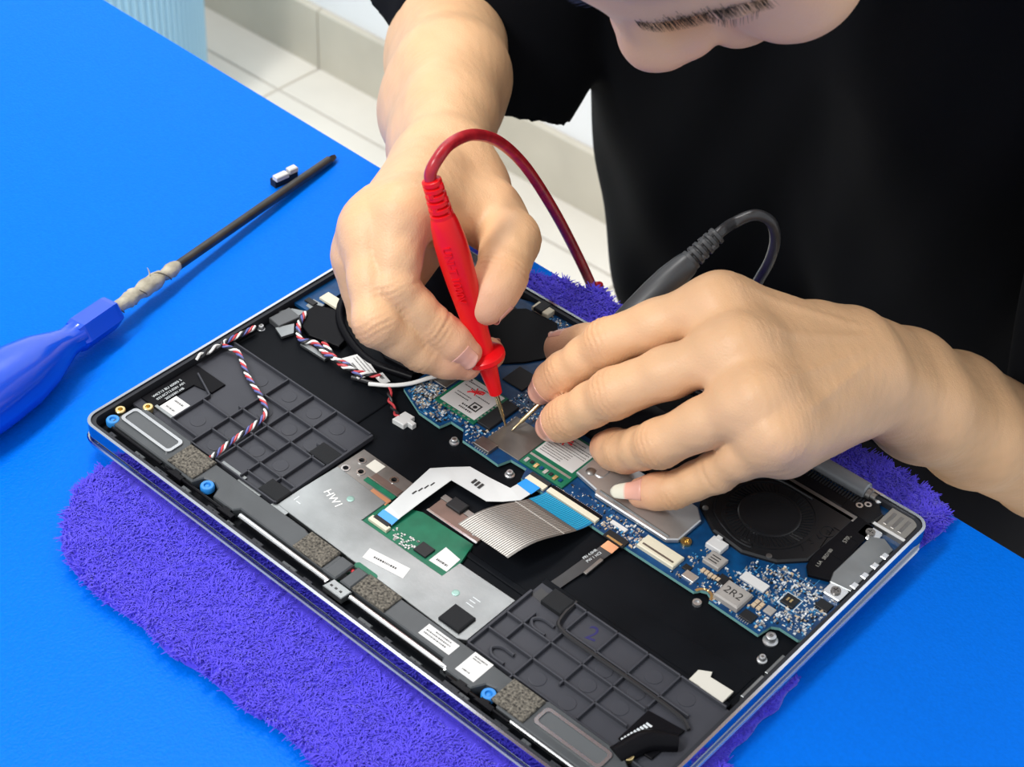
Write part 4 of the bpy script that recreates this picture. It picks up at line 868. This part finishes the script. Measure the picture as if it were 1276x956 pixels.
def grad(F, p, e=.4):
    g = np.stack([F(p + np.eye(3)[i] * e) - F(p - np.eye(3)[i] * e) for i in range(3)], -1); return g / (np.linalg.norm(g, axis=-1, keepdims=True) + 1e-9)
unit = lambda v: np.array(v, float) / np.linalg.norm(v)
SKIN = np.array((.72, .435, .235)); PINK = np.array((.72, .34, .225)); KNUC = np.array((.62, .33, .165)); PALE = np.array((.76, .52, .36))
def vnoise(p, s, seed=0):
    q = p / s; r = np.random.RandomState(seed); o = 0
    for i in range(4):
        w = r.normal(size=3) * 1.0; o = o + np.sin(q @ w + r.uniform(0, 6.28))
    return o / 4
class Hand:
    def __init__(s, wrist, elbow, mcp, fingers, thumb, dors_hint, wr=(20, 20, 8), fore=((31, 12), (35, 12))):
        """mcp: 4 knuckles; fingers: 4 lists of (pip, dip, tip, radii); thumb: (cmc, mcp, ip, tip, radii)"""
        F = s.F = Field(); s.chains = []
        rad_ = unit(mcp[0] - mcp[3]); fw = unit(np.mean(mcp, 0) - wrist); dn = np.cross(rad_, fw); dn = unit(dn)
        if dn @ np.array(dors_hint) < 0: dn = -dn
        s.dn = dn; s.rad = rad_; s.fw = fw
        ax = unit(elbow - wrist); lat = unit(rad_ - ax * (rad_ @ ax))
        mid = wrist + (elbow - wrist) * .45
        w1, w2 = wrist + lat * wr[2], wrist - lat * wr[2]
        for sgn in (1, -1):
            F.base += [(cap(wrist + lat * wr[2] * sgn, wr[0], wrist + (elbow - wrist) * .22 + lat * 9 * sgn, wr[0] + 2.5), 9), (cap(wrist + (elbow - wrist) * .22 + lat * 9 * sgn, wr[0] + 2.5, mid + lat * 10 * sgn, fore[0][0] - 2), 10),
                       (cap(mid + lat * 10 * sgn, fore[0][0] - 2, wrist + (elbow - wrist) * .8 + lat * 9 * sgn, fore[1][0] - 2), 10), (cap(wrist + (elbow - wrist) * .8 + lat * 9 * sgn, fore[1][0] - 2, elbow, fore[1][0]), 10)]
        # metacarpals and the flesh of the palm under them
        for i in range(4):
            root = wrist + rad_ * (9 - 6 * i) + fw * 8
            r0_ = fingers[i][3][0]
            F.base.append((cap(root + dn * 3, 15, mcp[i] - fw * 3, r0_), 12))
            F.base.append((cap(root - dn * 8, 15, mcp[i] - dn * 7 - fw * 10, 10), 10))
            if i < 3:
                p_, q_ = mcp[i] * .9 + fingers[i][0] * .1, mcp[i + 1] * .9 + fingers[i + 1][0] * .1
                F.base.append((cap(mcp[i] - fw * 8 - dn * 2, 10.5, mcp[i + 1] - fw * 8 - dn * 2, 10.5), 12)); F.base.append((cap(p_ - dn * 3.5, 7.5, q_ - dn * 3.5, 7.5), 9))
        F.base.append((cap(wrist - rad_ * 14 + fw * 12 - dn * 6, 17, mcp[3] - dn * 7 - fw * 16 - rad_ * 1, 12), 9))
        cm, tm, ti, tt, tr = thumb
        F.base.append((cap(cm, tr[0], tm, tr[1]), 10)); F.base.append((cap(wrist + rad_ * 12 + fw * 6 - dn * 5, 16, cm, tr[0]), 10))
        F.base.append((cap(cm * .5 + tm * .5, 12, mcp[0] * .6 + wrist * .4 - dn * 9, 11), 10))
        F.base.append((cap(cm * .3 + tm * .7, 9.5, mcp[0] * .75 + wrist * .25 - dn * 8, 9), 9))
        s.chains.append(dict(j=[tm, ti, tt], r=tr[1:], dn=None, name='thumb'))
        F.limbs.append(([(cap(tm, tr[1], (tm + ti) / 2, tr[1] * .88), 5), (cap((tm + ti) / 2, tr[1] * .88, ti, tr[2]), 4), (cap(ti, tr[2], ti * .45 + tt * .55, tr[2] * .97), 3), (cap(ti * .45 + tt * .55, tr[2] * .97, tt, tr[3]), 3)], 5))
        for i, (pip, dip, tip, r) in enumerate(fingers):
            m = mcp[i]; L = [(cap(m, r[0], m * .45 + pip * .55, r[0] * .5 + r[1] * .42), 5), (cap(m * .45 + pip * .55, r[0] * .5 + r[1] * .42, pip, r[1]), 5), (cap(pip, r[1], (pip + dip) / 2, r[1] * .47 + r[2] * .47), 3), (cap((pip + dip) / 2, r[1] * .47 + r[2] * .47, dip, r[2]), 3), (cap(dip, r[2], dip * .45 + tip * .55, r[2] * .98), 3), (cap(dip * .45 + tip * .55, r[2] * .98, tip, r[3]), 3)]
            F.limbs.append((L, 5)); s.chains.append(dict(j=[m, pip, dip, tip], r=r, dn=None, name='finger'))
        for ci, c in enumerate(s.chains):
            lat_ = rad_ if ci else unit(np.cross(fw, dn) * 0 + (-dn * .3 + rad_ * .1 + fw * .0) + 1e-6 * fw)
            c['lat'] = lat_
            d = unit(c['j'][-1] - c['j'][-2]); nn = np.cross(lat_, d); nn = unit(nn)
            # back of the segment: pointing away from the way the finger curls
            curl = (c['j'][-1] - c['j'][-2]) / np.linalg.norm(c['j'][-1] - c['j'][-2]) - unit(c['j'][-2] - c['j'][-3])
            if nn @ dn < 0: nn = -nn
            c['dn'] = nn
    def mesh(s, h=1.15):
        v, f = nets(s.F, h); N = grad(s.F, v)
        col = np.tile(SKIN, (len(v), 1)) * (1 + .05 * vnoise(v, 9, 3))[:, None] * (1 + .04 * vnoise(v, 3, 5))[:, None]
        disp = np.zeros(len(v))
        def mixc(w, c): 
            nonlocal col
            col = col * (1 - w[:, None]) + c * w[:, None]
        for ci, c in enumerate(s.chains):
            j = c['j']; r = c['r']
            wt = np.exp(-(np.linalg.norm(v - j[-1], axis=1) / 13) ** 2); mixc(np.clip(wt * .75, 0, 1), PINK)
            for k in range(1 if ci else 0, len(j) - 1):
                a = unit(j[k] - j[k - 1]) if k else unit(j[1] - j[0]); b = unit(j[k + 1] - j[k]); t = unit(a + b); rel = v - j[k]; sx = rel @ t; lateral = rel - sx[:, None] * t
                dist = np.linalg.norm(lateral, axis=1); near = np.exp(-(np.maximum(dist - r[min(k, len(r) - 1)] - 1, 0) / 2) ** 2)
                dorsal = np.clip((N @ -unit(b - a + 1e-3 * t)) * 1.3, 0, 1) if np.linalg.norm(b - a) > .15 else np.clip(N @ (c['dn']) * 1.3, 0, 1)
                win = np.exp(-(sx / 4.6) ** 2) * near
                disp += -.72 * win * dorsal * (.5 + .5 * np.cos(sx * 6.2832 / 2.7 + .9 * np.sin(rel @ np.cross(t, c['dn']) * .55)))
                mixc(np.clip(.5 * np.exp(-(sx / 7) ** 2) * near * dorsal, 0, 1), KNUC)
                palmar = np.clip(-(N @ -unit(b - a + 1e-3 * t)) * 1.3, 0, 1)
                disp += -.5 * np.exp(-(sx / 1.0) ** 2) * near * palmar
        for m in [c['j'][0] for c in s.chains[1:]]:
            d = np.linalg.norm(v - m, axis=1); w = np.exp(-(d / 15) ** 2) * np.clip(N @ s.dn, 0, 1); mixc(.30 * w, KNUC)
            disp += -.28 * np.exp(-(d / 13) ** 2) * np.clip(N @ s.dn, 0, 1) * np.sin(((v - m) @ s.fw) * 2.1 + np.sin(((v - m) @ s.rad) * .5))
        disp += .10 * vnoise(v, 1.7, 8) + .22 * vnoise(v, 6, 9)
        # tendons over the back of the hand
        for c in s.chains[1:]:
            a = c['j'][0]; b = s.w0
            ba = b - a; t = np.clip(((v - a) @ ba) / (ba @ ba), 0, 1); q = v - a - t[:, None] * ba; q = q - (q @ s.dn)[:, None] * s.dn
            disp += .7 * np.exp(-((q ** 2).sum(1)) / 6) * np.clip(N @ s.dn, 0, 1) * np.clip(t / .18, 0, 1) * np.clip((.85 - t) / .25, 0, 1)
        disp *= np.clip((s.F(v + N * 2.2) - .9) / 1.1, 0, 1)
        return v + N * disp[:, None], f, np.clip(col, 0, 1)
    def nail(s, ci, name='fingernail', L=9.5, wdt=.92, extra=0., twist=0., back=4.2, white=0., taper=.1):
        c = s.chains[ci]; tip, dip = c['j'][-1], c['j'][-2]; d = unit(tip - dip); n = c['dn'] - d * (c['dn'] @ d); n = unit(n); l = np.cross(d, n)
        n, l = n * math.cos(twist) + l * math.sin(twist), l * math.cos(twist) - n * math.sin(twist)
        R = c['r'][-1]; Ff = Field(); Ff.base = s.F.limbs[ci][0]; nu, nv = 13, 14
        tv, u = [q.ravel() for q in np.meshgrid(np.linspace(0, 1, nv), np.linspace(-1, 1, nu), indexing='ij')]
        yy = -back + L * tv + np.where(tv < .25, .9 * u ** 2 * (1 - tv / .25), 0) - np.where(tv > .75, 1.7 * np.abs(u) ** 2.2 * (tv - .75) / .25, 0)
        wd_ = wdt * (1 - taper * tv ** 2); dr = n[None] * np.cos(u * wd_)[:, None] + l[None] * np.sin(u * wd_)[:, None]; p = tip + d * np.minimum(yy, R * .35)[:, None] + dr * (R + 6)
        for _ in range(14): p = p - dr * Ff(p)[:, None] * .9
        v = p + dr * .14 + d * np.maximum(0, yy - R * .35)[:, None]
        v = np.array(v); V = np.concatenate([v, v - n * .4]); q = nu * nv
        f = [(a * nu + b, a * nu + b + 1, (a + 1) * nu + b + 1, (a + 1) * nu + b) for a in range(nv - 1) for b in range(nu - 1)]
        f += [tuple(x + q for x in reversed(t)) for t in f]
        rim = [b for b in range(nu)] + [a * nu + nu - 1 for a in range(1, nv)] + [(nv - 1) * nu + b for b in range(nu - 2, -1, -1)] + [a * nu for a in range(nv - 2, 0, -1)]
        f += [(rim[i], rim[i] + q, rim[(i + 1) % len(rim)] + q, rim[(i + 1) % len(rim)]) for i in range(len(rim))]
        col = np.array([(.72, .37, .28) if (i % q) // nu < nv - int(white) else (.66, .64, .53) for i in range(2 * q)])
        return V, f, col

# ---- the right hand pinching the red probe
w0 = at(548, 212, 48); e0 = along(w0, 560, 28, 235)
mc = [at(499, 266, 91), at(459, 286, 82), at(450, 322, 66), at(458, 354, 48)]
RH = Hand(w0, e0, mc, [(at(491, 360, 68), at(541, 409, 50), at(580, 437, 39), (11.6, 10.4, 9.0, 7.3)), (at(470, 402, 58), at(526, 437, 40), at(580, 453, 30), (11.4, 10.4, 9.0, 7.4)),
                       (at(462, 393, 40), at(540, 438, 22), at(609, 441, 21), (11, 9.8, 8.8, 7.4)), (at(472, 398, 26), at(530, 428, 15), at(585, 432, 11), (9.6, 8.4, 7.5, 6.4))],
          (at(588, 236, 50), at(636, 299, 65), at(625, 343, 66), at(606, 379, 58), (16, 12.6, 11, 9.2)), -RIGHT_ - DOWN_, wr=(20.5, 20, 8), fore=((32, 0), (33, 0)))
RH.w0 = w0
RH.chains[0]['dn'] = unit(RIGHT_ * .9 - TOCAM * .5 - DOWN_ * .2); RH.chains[1]['dn'] = unit(TOCAM * .75 + DOWN_ * .55 - RIGHT_ * .2)
# ---- the left hand spread over the board
w1 = np.array([241, 243, 25.]); e1_ = along(w1, 1335, 588, 240)
mc = [at(893, 378, 76), at(918, 433, 74), at(942, 497, 68), at(968, 542, 59)]
LH = Hand(w1, e1_, mc, [(at(757, 428, 48), at(703, 465, 26), at(681, 483, 13), (12, 10.6, 9.1, 7.5)), (at(765, 490, 41), at(710, 519, 18), at(692, 529, 8), (11.8, 10.8, 9.3, 7.7)),
                        (at(822, 553, 35), at(779, 563, 15), at(756, 558, 5), (11.4, 10.2, 9.0, 7.5)), (at(893, 588, 27), at(840, 611, 13), at(800, 614, 5), (10.4, 8.7, 7.7, 6.6))],
          (at(1010, 425, 38), at(865, 412, 34), at(768, 428, 22), at(701, 434, 9), (14, 11.5, 10.2, 8.6)), TOCAM, wr=(20, 20, 9), fore=((25.5, 0), (27, 0)))
LH.w0 = w1
for i_, d_v in ((1, -RIGHT_ * .55 + DOWN_ * .35 + TOCAM * .6), (2, -RIGHT_ * .6 + DOWN_ * .2 + TOCAM * .6), (0, -DOWN_)): LH.chains[i_]['dn'] = unit(d_v)
# ---- head, looking down at the board
rho, psi, dlt = .44, .40, .23
s1 = math.cos(rho) * RIGHT_ + math.sin(rho) * TOCAM; u1 = math.cos(rho) * TOCAM - math.sin(rho) * RIGHT_
n1 = math.cos(psi) * DOWN_ - math.sin(psi) * s1; hs = math.cos(psi) * s1 + math.sin(psi) * DOWN_
hn = math.cos(dlt) * n1 - math.sin(dlt) * u1; hu = math.cos(dlt) * u1 + math.sin(dlt) * n1
hray = CAM_R.T @ np.array([(806 - 638) / FPX, (88 - 478) / FPX, 1.]); nose = CAM_C + 700 * unit(hray)
HO = nose - 121 * hn + 22 * hu
HR = np.stack([hs, hn, hu])
def hp(a, b, c): return HO + a * hs + b * hn + c * hu
HF = Field(); B_ = HF.base
def he(c, r, k): B_.append((ell(hp(*c), r, HR), k))
def hc(a, ra, b, rb, k): B_.append((cap(hp(*a), ra, hp(*b), rb), k))
he((0, -6, 44), (75, 95, 80), 10); he((0, 22, -22), (61, 62, 82), 25)
for s_ in (-1, 1):
    hc((s_ * 52, 8, -50), 20, (s_ * 14, 72, -88), 20, 16); hc((s_ * 52, 62, 24), 12, (s_ * 14, 84, 22), 11, 12); he((s_ * 43, 65, -22), (29, 30, 28), 14)
    he((s_ * 33, 74, 8), (15, 14.5, 12.5), 5); hc((s_ * 4, 96, -50), 8, (s_ * 24, 86, -50), 6, 7); hc((s_ * 3, 92, -60), 8.5, (s_ * 20, 82, -58), 6, 7)
    he((s_ * 22, 88, -38), (17, 17, 17), 12); he((s_ * 77, -4, 2), (7, 17, 31), 5)
hc((0, 84, 24), 9, (0, 104, -10), 9, 12); he((0, 109, -19), (11.5, 12, 11), 9); he((0, 82, -90), (20, 17, 15), 12); hc((0, 86, -34), 15, (0, 84, -52), 16, 12)
for s_ in (-1, 1): he((s_ * 7.5, 105, -22), (9, 12, 9), 6); he((s_ * 14.5, 99.5, -24), (8.5, 11.5, 9), 4.5)
nb = np.array((98, 440, 205.))
hc((0, -22, -58), 55, (0, -26, -70), 56, 14); B_.append((cap(hp(0, -24, -66), 56, nb, 62), 18))
v, f = nets(HF, 1.7); N = grad(HF, v)
q = (v - HO) @ HR.T
col = np.tile(SKIN * (1, .97, .97), (len(v), 1)) * (1 + .05 * vnoise(v, 12, 13))[:, None]
def mixh(c, r, colr, amt):
    global col
    w = amt * np.exp(-(((q - np.array(c)) / np.array(r)) ** 2).sum(1)); col = col * (1 - w[:, None]) + np.array(colr) * w[:, None]
for s_ in (-1, 1): mixh((s_ * 14, 104, -24), (8, 12, 8), PINK, .55); mixh((s_ * 45, 75, -18), (22, 30, 18), PINK, .3)
mixh((0, 95, -54), (22, 20, 9), (.58, .22, .19), .8); mixh((0, 118, -20), (10, 10, 9), PINK, .4)
v = v + N * (.12 * vnoise(v, 2.2, 4))[:, None]
HEAD = (v, f, np.clip(col, 0, 1))
# ---- trunk, upper arms, legs (under the clothes)
shR, shL = np.array((-78., 462, 175)), np.array((288., 455, 160))
T_ = Field(); T_.base = [(cap((-10, 615, -300), 76, (-10, 520, 60), 76), 25), (cap((160, 615, -300), 76, (160, 520, 60), 76), 25), (cap((75, 620, -300), 70, (75, 530, 60), 70), 15), (cap(shR, 48, (90, 470, 190), 60), 30), (cap(shL, 48, (90, 470, 190), 60), 30), (cap(nb + (0, 12, -30), 58, nb, 58), 20),
                         (cap(shR, 44, e0, 36), 20), (cap(shL, 44, e1_, 35), 20)]
for k_, x in ((0, 0), (1, 180)): T_.base += [(cap((x + 10 * (k_ * -2 + 1), 600, -320), 72, (x - 20 + 40 * k_, 250, -300), 56), 20), (cap((x - 20 + 40 * k_, 250, -300), 52, (x - 20 + 40 * k_, 320, -700), 36), 15), (cap((x - 20 + 40 * k_, 320, -735), 34, (x - 25 + 50 * k_, 200, -745), 28), 12)]
TV, TF = nets(T_, 7.)
TC = np.tile(SKIN, (len(TV), 1))
# only the arms, hands, head and a neck stub need skin detail: join all into one body mesh
m_skin = mat('skin', (.7, .45, .3), .46, attr='skin_tone', sss=.10, bump=.22, bs=1100, spec=.42)
parts = [RH.mesh(), LH.mesh(), HEAD, (TV, TF, TC)]
def colored(name, parts, material, parent=None, **kw):
    off = 0; V = []; F_ = []; Cc = []
    for v, f, c in parts: V.append(np.asarray(v)); F_.append(np.asarray(f) + off if not isinstance(f, list) else [tuple(i + off for i in t) for t in f]); Cc.append(c); off += len(v)
    V = np.concatenate(V); C4 = np.concatenate(Cc); C4 = np.concatenate([C4, np.ones((len(C4), 1))], 1)
    fl_ = [tuple(map(int, t)) for F1 in F_ for t in F1]
    T = ORI[parent.name] if parent is not None else np.array([V[:, 0].mean(), V[:, 1].mean(), V[:, 2].min()])
    me = bpy.data.meshes.new(name); me.from_pydata(((V - T) * K).tolist(), [], fl_); me.materials.append(material)
    me.polygons.foreach_set('use_smooth', [True] * len(me.polygons))
    at_ = me.color_attributes.new('skin_tone', 'FLOAT_COLOR', 'POINT'); at_.data.foreach_set('color', C4.astype(np.float32).ravel())
    o = bpy.data.objects.new(name, me); COL.objects.link(o); ORI[o.name] = T
    if parent is not None: o.parent = parent
    else: o.location = W(T)
    return props(o, **kw)
person = colored('person', parts, m_skin, None, label='person in a black t-shirt bending over the laptop with a probe in each hand', cat='person')
m_nail = mat('fingernail', (.7, .4, .3), .25, attr='skin_tone', spec=.5, coat=.2)
def nail(H, ci, **kw): colored('fingernail', [H.nail(ci, **kw)], m_nail, person)
for ci in (1, 2, 3, 4): nail(RH, ci)
nail(RH, 0)
for ci in (1, 2, 3): nail(LH, ci)
nail(LH, 4, L=16.5, back=4.5, white=6, wdt=.68, taper=.35); nail(LH, 0)
# ---- eyebrows and lashes: single hairs
m_hair = mat('black_hair', (.022, .015, .011), .5)
rd = random.Random(9)
def hairset(name, pts, L, r, dirf):
    g = G()
    for p in pts:
        d = dirf(p); q = np.array(p); p0 = hp(*q); p1 = hp(*(q + np.array(d) * L * .5)); p2 = hp(*(q + np.array(d) * L + np.array((0, 0, -.1 * L))))
        g.tube([p0, p1, p2], [r, r * .8, r * .2], 3, 0)
    g.build(name, m_hair, person, kind='stuff')
def onface(a, b, c):
    p = HO + np.outer(a, hs) + np.outer(b, hn) + np.outer(c, hu)
    for _ in range(25): p = p - hn * np.maximum(HF(p), 0)[:, None] * .8
    return (p - HO) @ HR.T
rn = np.random.RandomState(3)
for s_ in (-1, 1):
    t = rn.uniform(0, 1, 380) ** .9
    hairset('eyebrow', onface(s_ * (9 + 46 * t), np.full(380, 120.), 21 + 5 * np.sin(t * 2.6) + rn.normal(0, 2.4, 380)), 6, .085, lambda p: (s_ * .7, .35, .1 + rd.uniform(-.3, .3)))
    t = rn.uniform(0, 1, 50)
    hairset('eyelashes', onface(s_ * (20 + 27 * t), np.full(50, 120.), 4 + 2.2 * np.sin(t * 3.14)), 3.2, .10, lambda p: (s_ * .25 + rd.uniform(-.15, .15), .9, -.1))
# ---- hair cap
HH = Field(); HH.base = [(ell(hp(0, -10, 50), (82, 100, 84), HR), 5)]
def hairpost(p, d):
    qq = (p - HO) @ HR.T; line = 76 - np.maximum(0, 56 - qq[..., 1]) * .95; line = np.where(qq[..., 1] < 0, np.maximum(7 + qq[..., 1] * .5, -48), line)
    return np.maximum(d + 1.2 * vnoise(p, 6, 2) + .9 * vnoise(p * np.array((1., .5, 1.)), 2.6, 7), -(qq[..., 2] - line))
HH.post = hairpost
v, f = nets(HH, 3.0, slack=1.4)
mk('hair', v, [tuple(map(int, t)) for t in f], m_hair, person, smooth=True)
# ---- black t-shirt
SH = Field(); SH.base = [(cap((-16, 605, -300), 104, (-16, 500, 60), 106), 45), (cap((165, 605, -300), 104, (165, 500, 60), 106), 45), (cap(shR, 62, (90, 470, 190), 74), 30), (cap(shL, 62, (90, 470, 190), 74), 30)]
droop = np.array((14, -4, -30.))
def sleeve(sh, el, r0, r1, t1):
    d = unit(el - sh); hem = sh + (el - sh) * t1
    return sh, hem + droop, r0, r1, d
slv = [sleeve(shR, e0, 66, 70, .93), sleeve(shL, e1_, 66, 62, .74)]
def shirtpost(p, d):
    x, y, z = p[..., 0], p[..., 1], p[..., 2]
    fold = 3.2 * np.sin(x * .055 + z * .018 + 1.4 * np.sin(z * .013 + y * .02)) + 1.6 * np.sin(x * .11 - z * .03 + y * .05)
    d = d + fold * np.clip((300 - z) / 200, 0, 1)
    for a, b, r0, r1, dr in slv:
        wob = 3.0 * np.sin((p @ np.array((.05, .06, .045))) * 1.1); pl_ = (p - b) @ dr + wob
        ab = b - a; tt = np.clip(((p - a) @ ab) / (ab @ ab), 0, 1.6); q_ = np.linalg.norm(p - a - tt[..., None] * ab, axis=-1); rr = r0 + (r1 - r0) * tt
        crease = 2.2 * np.sin((p @ np.array((.09, -.04, .06)))) * np.clip(tt * 1.5, 0, 1)
        ds = np.maximum(np.maximum(q_ - rr + crease, pl_), -np.maximum(q_ - rr + 9 + crease, -((p - a) @ dr - 70)))
        d = smin(d, ds, 14)
    # neck opening and hem
    nk = np.linalg.norm((p - nb) - ((p - nb) @ unit(HO - nb))[..., None] * unit(HO - nb), axis=-1) - 70
    d = np.where(((p - nb) @ unit(HO - nb)) > 5, np.maximum(d, -(nk)), d)
    return np.maximum(d, -(z + 330))
SH.post = shirtpost
v, f = nets(SH, 3.2, lo=(-240, 250, -345), hi=(440, 740, 300), slack=1.5)
m_shirt = mat('black_cotton', (.0040, .0045, .006), .85, spec=.06, sheen=.02, bump=.15, bs=1800)
mk('t_shirt', v, [tuple(map(int, t)) for t in f], m_shirt, person, smooth=True)
TS_ = Field()
for k_, x in ((0, 0), (1, 180)): TS_.base += [(cap((x + 10 * (k_ * -2 + 1), 600, -315), 88, (x - 20 + 40 * k_, 250, -300), 68), 20), (cap((x - 20 + 40 * k_, 250, -300), 66, (x - 20 + 40 * k_, 320, -690), 52), 15)]
TS_.base.append((cap((20, 600, -310), 96, (160, 600, -310), 96), 30))
v, f = nets(TS_, 7.); mk('trousers', v, [tuple(map(int, t)) for t in f], mat('black_trousers', (.008, .008, .010), .9, spec=.15), person, smooth=True)
for k_, x in ((0, 0), (1, 180)):
    S_ = Field(); S_.base = [(cap((x - 20 + 40 * k_, 325, -735), 37, (x - 25 + 50 * k_, 190, -742), 31), 10)]; S_.post = lambda p, d: np.maximum(d, -(p[..., 2] + 775))
    v, f = nets(S_, 4.); mk('shoe', v, [tuple(map(int, t)) for t in f], m_gblk, person, smooth=True)
st = thing('stool', 'dark round stool under the seated person', 'stool', (90, 610, -775))
G().lathe(90, 610, [(150, -448), (165, -440), (165, -422), (150, -414)], 32).build('seat', m_blk, st, smooth=True)
for i in range(4):
    a = .785 + i * 1.5708; G().tube([(90 + 90 * math.cos(a), 610 + 90 * math.sin(a), -446), (90 + 160 * math.cos(a), 610 + 160 * math.sin(a), -775)], 11, 10, 1).build('leg', m_leg, st)
